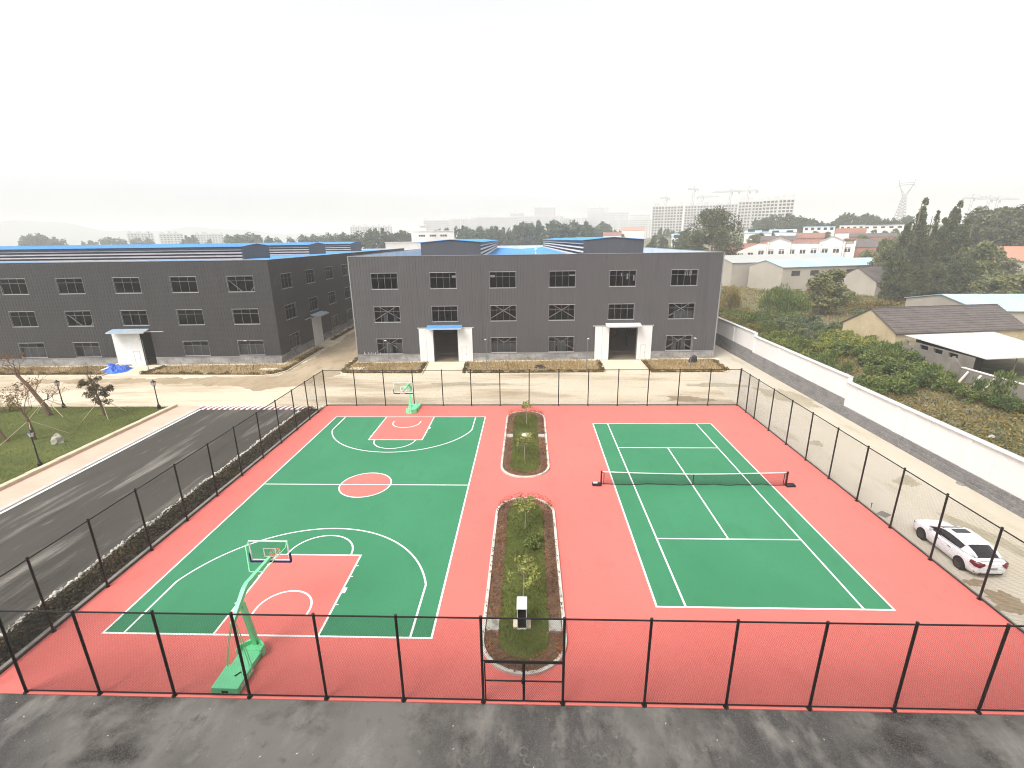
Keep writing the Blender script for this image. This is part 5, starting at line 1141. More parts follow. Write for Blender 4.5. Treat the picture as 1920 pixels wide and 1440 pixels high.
# ------------------------------------------------------------------ houses
def gable_house(name, label, cat, loc, rz, W, L, he, hr, mw, mr, ov=.35, group=None, wins=(), roof_t=.12, base=-1.0, courses=True):
    """ridge along local +x (length L), gable W wide across local y; he eaves, hr ridge"""
    t = thing(name, label, cat, loc, rz, group); b = MB()
    prof = [(0,-W/2,base),(0,W/2,base),(0,W/2,he),(0,0,hr),(0,-W/2,he)]
    b.loft([[(x,y,z) for _,y,z in prof] for x in (0,L)]); b.build('wall', mw, t)
    r = MB()
    for s in (-1,1):
        ye = s*(W/2+ov); ze = he-(hr-he)*ov/(W/2)
        A = [(-ov*.6,0,hr+.02),(L+ov*.6,0,hr+.02),(L+ov*.6,ye,ze+.02),(-ov*.6,ye,ze+.02)]; Bq = [(x,y,z+roof_t) for x,y,z in A]
        r._add(A+Bq, [(0,1,2,3),(7,6,5,4),(0,4,5,1),(1,5,6,2),(2,6,7,3),(3,7,4,0)])
        if courses:
            n = int((W/2+ov)/.45)
            for i in range(n):
                f = (i+.5)/n; y = ye*f; z = hr+.02+roof_t+(ze-hr)*f; r.loft([[(-ov*.6,y-s*.10,z+.055),(-ov*.6,y+s*.08,z-.035),(-ov*.6,y+s*.08,z+.035)][::s],[(L+ov*.6,y-s*.10,z+.055),(L+ov*.6,y+s*.08,z-.035),(L+ov*.6,y+s*.08,z+.035)][::s]])
    rg_ = random.Random(W); x = -ov*.6
    while x < L and courses: r.box(x,x+.28,-.10,.10,hr+.02+roof_t*.6,hr+.02+roof_t+.10+rg_.uniform(0,.03)); x += .36
    r.build('roof', mr, t)
    for (side, x, z, w, h) in wins:
        o = MB(); y = side*(W/2); s = side
        o.box(x,x+w,min(y,y+s*.05),max(y,y+s*.05),z,z+.06); o.box(x,x+w,min(y,y+s*.05),max(y,y+s*.05),z+h-.06,z+h); o.box(x,x+.06,min(y,y+s*.05),max(y,y+s*.05),z+.06,z+h-.06); o.box(x+w-.06,x+w,min(y,y+s*.05),max(y,y+s*.05),z+.06,z+h-.06); o.box(x+w/2-.03,x+w/2+.03,min(y,y+s*.05),max(y,y+s*.05),z+.06,z+h-.06)
        f = o.build('window', M['bark'], t); MB().box(x+.06,x+w-.06,min(y+s*.005,y+s*.03),max(y+s*.005,y+s*.03),z+.06,z+h-.06).build('pane', M['win_far'], f)
    return t
# the tan gable house with a grey tiled roof
ga = math.atan2(48.6-45.5, 62.5-41.3)
h1 = gable_house('gable_house', 'house with a tan rendered gable and a long grey tiled roof, beyond the white wall', 'house', (41.25,45.55,0), ga, 10.0, 21.6, 3.0, 5.8, M['render_tan'], M['tile_grey'], .3)
# lean-to with a white sheet roof on its near side
lt = thing('lean_to_shed', 'open lean-to with a white corrugated roof and row of dark vent holes', 'shed', (41.6,38.6,0), ga)
b = MB(); Lx, Wy = 14.2, 13.2
A = [(0,-.2,3.05),(Lx,-.2,3.05),(Lx-4.6,-Wy+.2,2.70),(-1.9,-Wy+.2,2.70)]
b._add(A+[(x,y,z+.05) for x,y,z in A], [(3,2,1,0),(4,5,6,7),(0,1,5,4),(1,2,6,5),(2,3,7,6),(3,0,4,7)])
n = 36
for i in range(n):
    f = (i+.3)/n; p0 = Vector(A[0]).lerp(Vector(A[1]), f); p1 = Vector(A[3]).lerp(Vector(A[2]), f); b.bar(p0+Vector((0,0,.075)), p1+Vector((0,-.15,.075)), .12, .05)
b.build('roof', M['sheet_white'], lt)
w = MB(); clad_wall(w, 11.4, -1, 2.62, [(.5+i*2.35, 1.95+i*2.35, 1.85, 2.45) for i in range(4)], Matrix(((math.cos(-1.72),-math.sin(-1.72),0,-.2),(math.sin(-1.72),math.cos(-1.72),0,-.5),(0,0,1,0),(0,0,0,1))), ribs=False, reveal=.3)
w.build('wall', M['render_grey'], lt)
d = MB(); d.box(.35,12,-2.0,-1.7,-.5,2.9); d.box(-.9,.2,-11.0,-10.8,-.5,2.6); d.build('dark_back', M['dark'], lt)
for x, y in ((2.6,-12.6),(5.8,-12.4),(8.6,-11.8)): MB().tube([(x,y,-1),(x,y,2.68)], .06, 6).build('post', M['bark'], lt)
pw = thing('propped_wall', 'low grey rendered wall with a pale top edge and three sloping white props', 'wall', (39.75,26.2,0), R(-87))
b = MB(); b.box(0,34,-.12,.12,-1,1.55); b.build('wall', M['render_grey'], pw)
b = MB(); b.box(0,34,-.16,.16,1.552,1.66); b.build('coping', M['plaster_cream'], pw)
for x in (1.0,2.6,4.1):
    b = MB(); b.bar((x,-1.05,-.05),(x,-.15,1.35),.16,.16); b.build('prop', M['plaster_cream'], pw)
b = MB(); b.M = Matrix.Translation((39.8,26.3,0))
t = thing('brick_pillar', 'ragged brick wall end stepping down at the corner of the lean-to', 'wall end', (39.85,26.9,0), R(-87))
b = MB()
for i in range(6): b.box(-.9+i*.22,-.9+(i+1)*.22-.002,-.14,.14,-1,2.55-i*.18)
b.build('brickwork', M['render_grey'], t)
for (px, py, s, lb) in ((1913,772,.38,'white crumpled sack lying in the weeds at the right edge of the lot'),(1858,822,.28,'scrap of pale rubbish in the weeds close behind the white wall'),(1903,758,.2,'small pale stone in the weeds under the propped grey wall')):
    p = gp(px,py); rock('rubbish', lb, p.x, p.y, s, s*.7, s*.7, int(px), M['stone'], 'rubbish', z=.1)
# pale warehouses
wa = math.atan2(133.7-124.6, 100.4-67.9)
wl = [(-1, x, 4.8, 3.1, 1.55) for x in (3.4,10.4,17.2,24.0)]
gable_house('warehouse', 'pale warehouse with a light blue sheet roof and small dark windows, nearer of two', 'warehouse', (64.2,130.9,0), wa, 14.6, 42, 7.5, 9.3, M['render_pale'], M['sheet_pale_blue'], .4, 'pale warehouses', wl, courses=False)
gable_house('warehouse', 'pale warehouse with a grey and blue sheet roof, behind the nearer one with windows', 'warehouse', (55.0,146.8,0), wa, 15.2, 48, 8.2, 10.3, M['render_pale'], M['sheet_grey'], .4, 'pale warehouses', (), courses=False)
gable_house('small_house', 'small house with a plain pale gable and grey tiles, beside the poplars', 'house', (84.6,117.5,0), wa+.05, 12.5, 12, 4.0, 7.6, M['render_pale'], M['tile_grey'], .4)
# sheds and roofs at the right edge
p = gp(1875,560,4.0); gable_house('blue_shed', 'low shed with a pale blue sheet roof littered with dark leaves, behind the tiled house', 'shed', (70.5,69,0), R(-4), 20, 60, 3.4, 5.2, M['render_pale'], M['sheet_pale_blue'], .4, None, (), courses=False)
p = gp(1830,545); gable_house('brick_house', 'brown brick house with a pale gable top under the poplars', 'house', (p.x+2,p.y-2,0), R(62), 11, 12, 3.4, 6.0, M['brick_brown'], M['tile_grey'], .4)
q = dist(1875,505,235); gable_house('orange_roof_house', 'pale house with an orange tiled roof at the right edge of the photo', 'house', (q.x-2,q.y,float(terrain(q.x,q.y))-.4), R(-22), 15, 30, 4.6, 8.6, M['render_pale'], M['tile_orange'], .4)
q = dist(1890,462,300); gable_house('plain_house', 'faint grey house among the dark trees above the orange roof', 'house', (q.x-8,q.y,float(terrain(q.x,q.y))-.4), R(-25), 12, 18, 4.4, 7.4, M['plaster_cream'], M['tile_grey'], .4)

# unseen building at the viewpoint, added behind the camera to shade the near asphalt
t = thing('unseen_shade_building', 'plain unseen building behind the camera, added to shade the asphalt yard', 'building', (-60,-47.5,0))
b = MB(); b.box(0,100,0,13.0,-.1,21); b.build('wall', M['render_grey'], t)
fr = None
for i in range(24):
    for j in range(5):
        o = MB().box(0,2.2,12.96,13.04,0,1.9).build('window', M['win_far'], t) if fr is None else link('window', fr.data, t)
        fr = fr or o; o.location = (1.2+i*4.15,0,1.2+j*4.0)

# ------------------------------------------------------------------ white gabled building and the village on the rise
def frame_at(pa, pb, D, Db=None):
    a = dist(pa, 450, D); b = dist(pb, 450, Db or D); a.z = b.z = 0; v = b-a
    return a, math.atan2(v.y, v.x), v.length
A_, rz_, LL = frame_at(1384, 1606, 225)
gz = float(terrain((A_.x), A_.y))
t = thing('gabled_building', 'long white building with two gabled fronts and dark windows, beyond the warehouses', 'building', (A_.x,A_.y,0), rz_)
def uz(px, py, D=225): return (px-1384)/(1606-1384)*LL, dist(px, py, D).z
zt = uz(1500,456.5)[1]; b = MB(); zl = uz(1400,463)[1]
u1 = uz(1427,0)[0]
b.prism([(u1,0),(LL,0),(LL,12),(u1,12)], gz-2, zt)
b.loft([[(0,0,gz-2),(u1-.02,0,gz-2),(u1-.02,0,zt),(0,0,uz(1386,472)[1])],[(0,12,gz-2),(u1-.02,12,gz-2),(u1-.02,12,zt),(0,12,uz(1386,472)[1])]])
for pa, pb, pk in ((1446,1488,447.5),(1544,1586,444.5)):
    ua, ub = uz(pa,0)[0], uz(pb,0)[0]; um = (ua+ub)/2; zs, zp = zt+.5, uz((pa+pb)/2, pk-1)[1]
    b.loft([[(ua,-.5,gz-2),(ub,-.5,gz-2),(ub,-.5,zs),(um,-.5,zp),(ua,-.5,zs)],[(ua,-.02,gz-2),(ub,-.02,gz-2),(ub,-.02,zs),(um,-.02,zp),(ua,-.02,zs)]])
for pa in (1446,1488,1544,1586,1604): ub = uz(pa,0)[0]; b.box(ub-.3,ub+.3,-.75,-.52,gz-2,zt+.9)
b.build('wall', M['plaster_white'], t)
cp = MB()
for pa, pb, pk in ((1446,1488,446.5),(1544,1586,443.5)):
    ua, ub = uz(pa,0)[0], uz(pb,0)[0]; um = (ua+ub)/2; zs, zp = zt+.5, uz((pa+pb)/2, pk)[1]
    cp.bar((ua-.4,-.45,zs+.1),(um,-.45,zp+.15),.7,.35); cp.bar((um,-.45,zp+.15),(ub+.4,-.45,zs+.1),.7,.35)
    for uu in (ua, ub): cp.box(uu-.42,uu-.31,-.85,-.60,gz-2,zt+.6); cp.box(uu+.31,uu+.42,-.85,-.60,gz-2,zt+.6)
for pa, pb in ((1427,1446),(1488,1544),(1586,1606)): cp.box(uz(pa,0)[0]+.5,uz(pb,0)[0]-.5,-.2,.4,zt+.001,zt+.28)
cp.build('cornice', M['tile_red2'], t)
r = MB(); r.loft([[(u1-16,1,zt-3.2),(u1-16,11,zt-3.2),(u1-12,6,zt-.9)],[(LL-.3,1,zt-.3),(LL-.3,11,zt-.3),(LL-.3,6,zt+.7)]][::1]); r.build('roof', M['tile_red'], t)
for i,(pa,pb,ya,yb) in enumerate(((1391,1398,472.5,479.5),(1406,1419,471.5,479),(1427,1440,467,478.5),(1447,1459.5,466.5,478.5),(1467,1480,466,478),(1487,1499.5,465.5,477),(1507,1520,465,477),(1527,1540,464.5,476),(1547,1560,464,475),(1567,1580,463,475),(1587,1599.5,462.5,474))):
    ua, za = uz(pa,yb); ub, zb = uz(pb,ya); yy = -.56 if (1446<pa<1488 or 1544<pa<1586) else -.06
    f = MB(); f.box(ua,ub,yy,yy+.05,za,za+.25); f.box(ua,ub,yy,yy+.05,zb-.25,zb); f.box(ua,ua+.22,yy,yy+.05,za+.25,zb-.25); f.box(ub-.22,ub,yy,yy+.05,za+.25,zb-.25); f.box(ua+.22,ub-.22,yy+.002,yy+.048,za+(zb-za)*.72,za+(zb-za)*.72+.2); f.box((ua+ub)/2-.08,(ua+ub)/2+.08,yy+.004,yy+.046,za+.25,za+(zb-za)*.72)
    o = f.build('window', M['plaster_cream'], t); MB().box(ua+.22,ub-.22,yy+.025,yy+.04,za+.25,zb-.25).build('pane', M['win_far'], o)
def far_house(name, label, cat, pa, pb, ytop, yeave, D, depth, mw, mr, group=None, below=6, flat=False, nwin=0, yw=None):
    a, rz, L = frame_at(pa, pb, D); pm = (pa+pb)/2; zr = dist(pm, ytop, D).z; ze = dist(pm, yeave, D).z
    if flat:
        t = thing(name, label, cat, (a.x,a.y,0), rz, group); b = MB(); b.box(0,L,0,depth,ze-below,zr-.3); b.build('wall', mw, t)
        c = MB(); c.box(-.25,L+.25,-.25,depth+.25,zr-.3,zr); c.build('roof', mr, t)
    else:
        t = thing(name, label, cat, (a.x,a.y,0), rz, group); b = MB(); b.box(.2,L-.2,.3,depth-.3,ze-below,ze-.02); b.build('wall', mw, t)
        c = MB(); c.loft([[(0,0,ze),(0,depth,ze),(0,depth/2,max(zr,ze+.4))],[(L,0,ze),(L,depth,ze),(L,depth/2,max(zr,ze+.4))]]); c.build('roof', mr, t)
    if nwin:
        h = abs(dist(pm, yw[0], D).z-dist(pm, yw[1], D).z); z0 = dist(pm, yw[1], D).z
        y_ = -.06 if flat else .24
        for i in range(nwin):
            u = L*(i+.5)/nwin; w = min(L/nwin*.5, 3.4); o = MB().box(u-w/2,u+w/2,y_,y_+.05,z0,z0+h).build('window', M['win_far'], t)
    return t
far_house('village_house', 'red tiled roof wing at the left end of the white gabled building', 'house', 1360, 1420, 456.5, 469, 236, 11, M['plaster_cream'], M['tile_red'], 'village houses')
far_house('village_house', 'dark tiled house with red brick wall just right of the white gabled building', 'house', 1604, 1648, 448, 463, 228, 12, M['brick_red'], M['tile_grey'], 'village houses')
far_house('village_house', 'low white house with a pale blue roof near the round tree', 'house', 1394, 1446, 432, 437, 300, 12, M['plaster_white'], M['sheet_pale_blue'], 'village houses', nwin=2, yw=(429.5,434.5), flat=False)
far_house('village_house', 'long white flat-roofed row with dark windows under the treeline', 'house', 1503, 1562, 424.5, 431, 320, 9, M['plaster_white'], M['sheet_pale_blue'], 'village houses', nwin=5, yw=(427,431.5), flat=True)
far_house('village_house', 'white row with a blue-grey roof and regular windows right of the long white row', 'house', 1614, 1690, 421.5, 424, 345, 9, M['plaster_white'], M['sheet_grey'], 'village houses', nwin=5, yw=(424.5,428), flat=True)
far_house('village_house', 'second pale row with a thin blue roof edge below the treeline', 'house', 1570, 1616, 422, 425.5, 350, 9, M['plaster_cream'], M['sheet_pale_blue'], 'village houses', nwin=4, yw=(425,428.5), flat=True)
far_house('village_house', 'red tiled house in the middle of the village roofs', 'house', 1490, 1546, 436.5, 446, 285, 13, M['brick_red'], M['tile_red'], 'village houses')
far_house('village_house', 'broad bright red roof above the right gable of the white building', 'house', 1563, 1622, 427.5, 436.5, 300, 13, M['plaster_cream'], M['tile_red'], 'village houses')
far_house('village_house', 'grey tiled roof behind the left gable of the white building', 'house', 1425, 1496, 442, 451, 262, 13, M['brick_red'], M['tile_grey'], 'village houses')
far_house('village_house', 'brown roof between the two gables, close behind the white building', 'house', 1488, 1546, 450.5, 455, 245, 11, M['plaster_cream'], M['tile_red'], 'village houses')
far_house('village_house', 'long grey roof at the right end of the village near the poplars', 'house', 1590, 1680, 437, 444, 290, 12, M['brick_red'], M['tile_grey'], 'village houses')
far_house('village_house', 'small white house with a blue roof at the foot of the hazy towers', 'house', 1440, 1492, 430, 436, 330, 9, M['plaster_white'], M['sheet_pale_blue'], 'village houses', nwin=2, yw=(432,436))
far_house('village_house', 'pale village house half hidden by trees before the concrete towers', 'house', 1258, 1296, 438, 443, 300, 10, M['plaster_white'], M['sheet_grey'], 'village houses', nwin=2, yw=(440,446))
far_house('village_house', 'small pale red-roofed house behind the right roof monitor', 'house', 1130, 1165, 435, 441, 320, 10, M['plaster_white'], M['tile_red'], 'village houses')
far_house('village_house', 'long orange-tinged roof below the hazy city blocks', 'house', 1165, 1208, 425.5, 432, 420, 12, M['plaster_cream'], M['tile_orange'], 'village houses')
far_house('village_house', 'pinkish house among the trees between the two roof monitors', 'house', 1008, 1034, 440, 447, 330, 10, M['plaster_white'], M['tile_red'], 'village houses')
wb = far_house('flat_roofed_building', 'white flat-roofed building with three groups of windows behind the left roof monitor', 'building', 772, 852, 432.6, 434, 240, 16, M['plaster_white'], M['plaster_white'], None, 14, True)
a, rz, L = frame_at(772, 852, 240)
for i, p0 in enumerate((785.5, 806, 826)):
    for k in range(3):
        u = (p0-772+k*4.2)/80*L; z0 = dist(812,443.5,240).z; z1 = dist(812,440,240).z; MB().box(u,u+.85,-.06,-.01,z0,z1).build('window', M['win_far'], wb)
ph = MB(); u0, u1 = L*.20, L*.34; ph.box(u0,u1,4,9,dist(790,432.4,240).z,dist(790,423,240).z); ph.box(u0-.6,u1+.6,3.4,9.6,dist(790,423,240).z,dist(790,422.2,240).z); ph.build('roof_room', M['plaster_white'], wb)
far_house('flat_roofed_building', 'low plain white block beside the white building with windows', 'building', 722, 790, 453.5, 454.5, 232, 12, M['plaster_white'], M['plaster_white'], None, 10, True)

# ------------------------------------------------------------------ city blocks, towers and cranes in the haze
def block(label, pa, pb, ytop, D, style, seed, group, depth=15, D2=None):
    a, rz, L = frame_at(pa, pb, D, D2); zt = dist((pa+pb)/2, ytop, D).z; g = float(terrain(a.x, a.y)); rg = random.Random(seed)
    t = thing('apartment_block', label, 'apartment block', (a.x,a.y,0), rz, group)
    mc, md = (M['tower_conc'], M['tower_dark']) if style == 'raw' else (M['city_white'], M['city_win'])
    fl, bay = (3.0, 3.2) if style == 'raw' else (3.0, 3.6); b = MB()
    b.box(.6,L-.6,.6,depth-.6,g-2,zt-.3,1)
    n = int((zt-g)/fl); nb_ = max(2, int(L/bay)); pw = .42 if style == 'raw' else .58
    for i in range(n+1): z = zt-i*fl; b.box(0,L,0,depth,z-(1.15 if style == 'raw' else 1.6),z)
    for i in range(nb_+1):
        x = L*i/nb_; w = bay*pw*(.75 if i % 4 else 1.3); b.box(max(.02,x-w/2),min(L-.02,x+w/2),.05,depth-.05,g-2,zt-.05)
    for k in range(5): y = depth*(k+.5)/5; b.box(.02,.5,y-1.1,y+1.1,g-2,zt-.06); b.box(L-.5,L-.02,y-1.1,y+1.1,g-2,zt-.06)
    b.build('facade', [mc, md], t)
    x = L*.06
    while x < L*.92:
        w = rg.uniform(3,6); h = rg.uniform(1.5,3.5); x2 = min(x+w, L-.5); MB().box(x,x2,3,depth-4,zt+.01,zt+h).build('roof_house', mc, t); x = x2+rg.uniform(2,7)
    return t
for i,(pa,pb,yt,D,D2,lb) in enumerate(((1219.5,1276,386,600,None,'raw concrete tower block under construction, leftmost of the hazy towers'),(1279,1376,384,640,None,'wide raw concrete tower block behind the round tree, between the other hazy towers'),(1377,1428,377,585,None,'tall raw concrete tower block right of the round tree'),(1421,1480,374,560,None,'tallest raw concrete tower block, at the right end of the hazy towers'))):
    block(lb, pa, pb, yt, D, 'raw', i, 'concrete towers under construction', D2=D2)
W = 'pale apartment blocks of the far town'
for i,(pa,pb,yt,D,lb) in enumerate(((1002,1041,388,900,'pale high apartment tower above the trees between the two roof monitors'),(983,1056,405,860,'long pale block at the foot of the pale high tower'),(1100,1138,388,900,'pale stepped apartment tower above the right roof monitor'),(1106,1176,398,880,'broad pale block right below the stepped tower'),(1056,1104,408,870,'low pale block between the two pale towers'),(1140,1219,411,800,'long pale block with strips of windows left of the concrete towers'),(957,983,399,980,'narrow grey block faint in the haze left of the pale tower'),(893,972,407,840,'pale block with gabled roof line behind the middle trees'),(848,893,410,850,'pale block behind the trees right of the white flat building'),(796,850,413,860,'pale block rising behind the white flat-roofed building'),(658,737,424.5,800,'low pale block far behind the left hall roof'),(1178,1216,402,1050,'faint block deep in the haze beside the concrete towers'))):
    block(lb, pa, pb, yt, D, 'city', 50+i, W)
for i,(pa,pb,yt,D,lb) in enumerate(((240,290,437,900,'pale low block far off on the left horizon'),(300,345,438,880,'second pale low block far off on the left horizon, among grey trees'),(365,420,439,860,'third pale low block on the left horizon, right of the thin pole'))):
    block(lb, pa, pb, yt, D, 'city', 80+i, W)
def crane(label, px, ytop, yjib, jl, jr, D, seed):
    p = dist(px, ytop, D); z = p.z; zj = dist(px, yjib, D).z; g = float(terrain(p.x,p.y)); a, rz, L = frame_at(px-1, px+1, D); s = D/910.0
    t = thing('tower_crane', label, 'crane', (p.x,p.y,0), rz, 'tower cranes in the haze'); m = MB(); w = .8
    for sx in (-w,w):
        for sy in (-w,w): m.bar((sx,sy,g-1),(sx,sy,zj),.30,.30)
    k = g; i = 0
    while k < zj-3: m.bar((-w if i%2 else w,-w,k),(w if i%2 else -w,-w,k+3),.2,.2); m.bar((-w,w if i%2 else -w,k),(-w,-w if i%2 else w,k+3),.2,.2); k += 3; i += 1
    m.build('mast', M['crane'], t); j = MB(); j.bar((-jl*s,0,zj),(jr*s,0,zj),.7,.5); j.bar((-jl*s*.9,0,zj+1.0),(jr*s*.9,0,zj+1.0),.25,.25)
    x = -jl*s
    while x < jr*s-2: j.bar((x,0,zj+.2),(x+1.5,0,zj+1.0),.15,.15); x += 3
    j.build('jib', M['crane'], t)
    c = MB(); c.bar((0,0,zj),(0,0,z),.6,.6); c.bar((0,0,z),(jr*s*.7,0,zj+1),.16,.16); c.bar((0,0,z),(-jl*s*.9,0,zj+1),.16,.16); c.build('apex', M['crane'], t)
    b = MB(); e = -jl*s if jl < jr else jr*s; b.box(min(e,e*.75),max(e,e*.75),-.8,.8,zj-2.0,zj-.3); b.build('counterweight', M['crane'], t)
    b = MB(); b.box(.9,2.3,-1,1,zj-2.4,zj-.4); b.build('cab', M['crane'], t)
for a in ((1302,348,355,10,7,600,1,),(1249,368,372,10,6,620,2),(1317,366,370,8,26,660,3),(1371,355,360,28,14,620,4),(1405,348,358,34,14,600,5)):
    crane({1302:'tower crane with a short jib rising behind the wide concrete tower',1249:'small faint tower crane over the leftmost concrete tower',1317:'tower crane with a long right-hand jib over the round tree',1371:'tower crane with a long left-hand jib left of the tallest tower',1405:'tallest tower crane, over the right pair of concrete towers'}[a[0]], *a)
for a in ((1825,364,372,10,16,640,6),(1857,366,373,12,8,660,7),(1873,368,375,6,20,680,8)):
    crane({1825:'faint tower crane above the dark trees, just right of the poplars',1857:'faint tower crane above the dark trees, middle of the three at the right',1873:'faint tower crane above the dark trees, rightmost of the three'}[a[0]], *a)
def pylon():
    D = 470; p = dist(1689, 400, D); g = float(terrain(p.x,p.y)); a, rz, L = frame_at(1688,1690,D); s = D/910.0
    t = thing('power_pylon', 'tall lattice power pylon with a forked head, faint against the sky left of the poplars', 'pylon', (p.x,p.y,0), rz)
    zw = dist(1689,367,D).z; zt = dist(1689,343,D).z; m = MB(); wb_, ww = 4.6, 1.0
    def lg(f): return wb_+(ww-wb_)*f
    for sx in (-1,1):
        for sy in (-1,1): m.bar((sx*wb_,sy*wb_,g-1),(sx*ww,sy*ww,zw),.34,.34)
    n = 11
    for i in range(n):
        f0, f1 = i/n, (i+1)/n; z0, z1 = g+(zw-g)*f0, g+(zw-g)*f1
        for sy in (-1,1): m.bar((-lg(f0),sy*lg(f0),z0),(lg(f1),sy*lg(f1),z1),.2,.2); m.bar((lg(f0),sy*lg(f0),z0),(-lg(f1),sy*lg(f1),z1),.2,.2); m.bar((-lg(f1),sy*lg(f1),z1),(lg(f1),sy*lg(f1),z1),.2,.2)
    m.build('tower', M['crane'], t)
    h = MB(); e = 8*s
    for sx in (-1,1):
        h.bar((sx*ww,0,zw),(sx*e,0,zt-1),.5,.5); h.bar((0,0,zw+.5),(sx*e*.8,0,zw+(zt-zw)*.62),.25,.25); h.bar((sx*e,0,zt-2),(sx*(e+.8*s),0,zt+2),.3,.3); h.bar((sx*e,0,zt-1.5),(sx*(e+3*s),0,zt-1.2-4*s),.25,.25)
    h.bar((-e,0,zt-1.5),(e,0,zt-1.5),.45,.45); h.bar((-e,0,zt-.2),(e,0,zt-.2),.3,.3); h.build('crossarm', M['crane'], t)
pylon()

# ------------------------------------------------------------------ trees
def tree_meshes(name, kind, h, w, n, size, seed, lm, z0=.25):
    """crown (leaf clumps) + trunk; h total height, w crown half width"""
    rg = np.random.default_rng(seed); k = 64 if kind != 'poplar' else 150
    f = rg.random(k)
    if kind == 'poplar':
        prof = np.sin(np.pi*np.clip(f,0,1)**.62)**.75*.9+.08; a = rg.uniform(0,6.28,k); q = w*prof*np.sqrt(rg.random(k))*.85
        m = 4; mx = rg.uniform(-.6,.6,m)*w; mx[0] = 0; my = rg.uniform(-.5,.5,m)*w; mh = rg.uniform(.66,.9,m); mh[0] = 1.0; idx = rg.integers(0,m,k); q = q*.60*np.where(idx==0,1.25,1.0); lean = rg.normal(0,.10,m)*w
        z = h*(z0+(mh[idx]*.97-z0)*f); C = np.stack([mx[idx]*(.5+.6*prof)+lean[idx]*f*2+q*np.cos(a), my[idx]+q*np.sin(a), z],1); rad = w*(.09+.19*prof)*rg.uniform(.6,1.4,k); sq = 1.6
    elif kind == 'clump':       # several upright masses side by side
        m = 6; mx = rg.uniform(-.62,.62,m)*w; my = rg.uniform(-.5,.5,m)*w; mh = rg.uniform(.78,1.0,m); idx = rg.integers(0,m,k)
        prof = np.sin(np.pi*np.clip(f,.04,1)**.7)**.7; a = rg.uniform(0,6.28,k); q = .36*w*prof*np.sqrt(rg.random(k))
        C = np.stack([mx[idx]*(.75+.3*prof)+q*np.cos(a), my[idx]+q*np.sin(a), h*(z0+(mh[idx]-z0)*f*.95)],1); rad = w*.17*rg.uniform(.7,1.25,k); sq = 1.5
    else:
        prof = np.sqrt(np.maximum(.03,1-((f-.45)/.58)**2)); a = rg.uniform(0,6.28,k); q = w*prof*rg.uniform(.35,.95,k)
        C = np.stack([q*np.cos(a), q*np.sin(a), h*(z0+(1-z0)*f*.92)],1); rad = w*.27*rg.uniform(.7,1.3,k); sq = .85
    P = clump_points(C, rad, n//k, seed, sq); P = P[P[:,2] > h*.05]
    cr = leaf_mesh('crown', P, size, lm, seed, flat=.25)
    mb = MB(); mb.tube([(0,0,-1.0),(.1,.05,h*.3),(0,.1,h*.6),(.05,0,h*.9)], [h*.018,h*.014,h*.009,h*.003], 7)
    for i in range(12):
        j = rg.integers(0,k); c = C[j]; zz = max(h*.12, c[2]-h*.16); mb.tube([(0,.05,zz),tuple(c*np.array([.5,.5,0])+np.array([0,0,(zz+c[2])/2+.2])),tuple(c)], [h*.006,h*.004,h*.0015], 4)
    o = mb.build('trunk', M['bark_green']); d = o.data; bpy.data.objects.remove(o); return cr, d, h
TR = {'poplar': [tree_meshes('p','poplar',28,3.7,10500,.30,s,L_['poplar'],.10) for s in (201,202)],
      'big': [tree_meshes('b','round',24,9.2,17000,.34,215,L_['big'],.12)],
      'clump': [tree_meshes('c','clump',26,8.6,15000,.36,211,L_['poplar'],.22)],
      'round': [tree_meshes('r','round',16,6.2,8000,.42,s,L_['poplar'],.12) for s in (221,222)],
      'pale': [tree_meshes('q','round',12,4.6,6500,.34,231,L_['pale'],.12)],
      'far': [tree_meshes('f',k,13,w,2400,.55,s,L_['far'],.10) for k,w,s in (('round',4.4,241),('poplar',3.6,242),('clump',5.0,243),('round',5.2,244))]}
def put_tree(name, var, label, group, px, ytop, D, i=0, wid=1.0, sink=.3):
    cr, tk, h = TR[var][i % len(TR[var])]; p = dist(px, ytop, D); g = float(terrain(p.x,p.y))-sink; s = (p.z-g)/h
    t = thing(name, label, 'tree', (p.x,p.y,g), random.uniform(0,6.28), group); t.scale = (s*wid,s*wid,s); link('crown', cr, t); link('trunk', tk, t); return t
random.seed(5)
o = put_tree('tree', 'big', 'large dark round-headed tree rising alone behind the right end of the grey hall', None, 1343, 389, 205, 0, 1.0); o.rotation_euler.z = .4
for px, yt, D, wd, lb in ((1733,360,178,.98,'tallest poplar, leftmost of the tall group'),(1752,388,183,.85,'poplar between the two tallest ones, with ragged crown'),(1786,380,180,.9,'tall poplar just left of the thin pointed one'),(1799,366,186,.95,'thin pointed poplar at the middle of the tall group'),(1829,400,176,1.1,'broad poplar on the right side of the tall group'),(1708,438,172,1.25,'low poplar at the left foot of the tall group')):
    put_tree('poplar_tree', 'poplar', lb, 'poplars beyond the lot', px, yt, D, px, wd)
for px, yt, D, wd, lb in ((1668,446,196,.75,'pale green bushy tree left of the poplars'),(1690,470,160,.7,'dark bushy tree below the left poplars, before the blue warehouse end'),(1845,452,172,.9,'lower leafy tree at the right foot of the poplars'),(1760,490,165,.95,'dark leafy tree at the foot of the poplars in the middle'),(1720,500,160,.9,'dark leafy tree at the foot of the tallest poplar'),(1812,480,168,.95,'leafy tree at the foot of the broad poplar')):
    put_tree('leafy_tree', 'pale' if px in (1668,1845) else 'round', lb, 'leafy trees at the poplars', px, yt, D, px, wd)
for px, yt, D in ((1850,386,262),(1880,388,268),(1912,384,262),(1865,398,250),(1900,402,252),(1930,392,256),(1835,410,270)):
    put_tree('broad_tree', 'round', 'broad dark tree in the mass at the upper right, beyond the poplars', 'broad dark trees at the upper right', px, yt, D, px, 1.05)
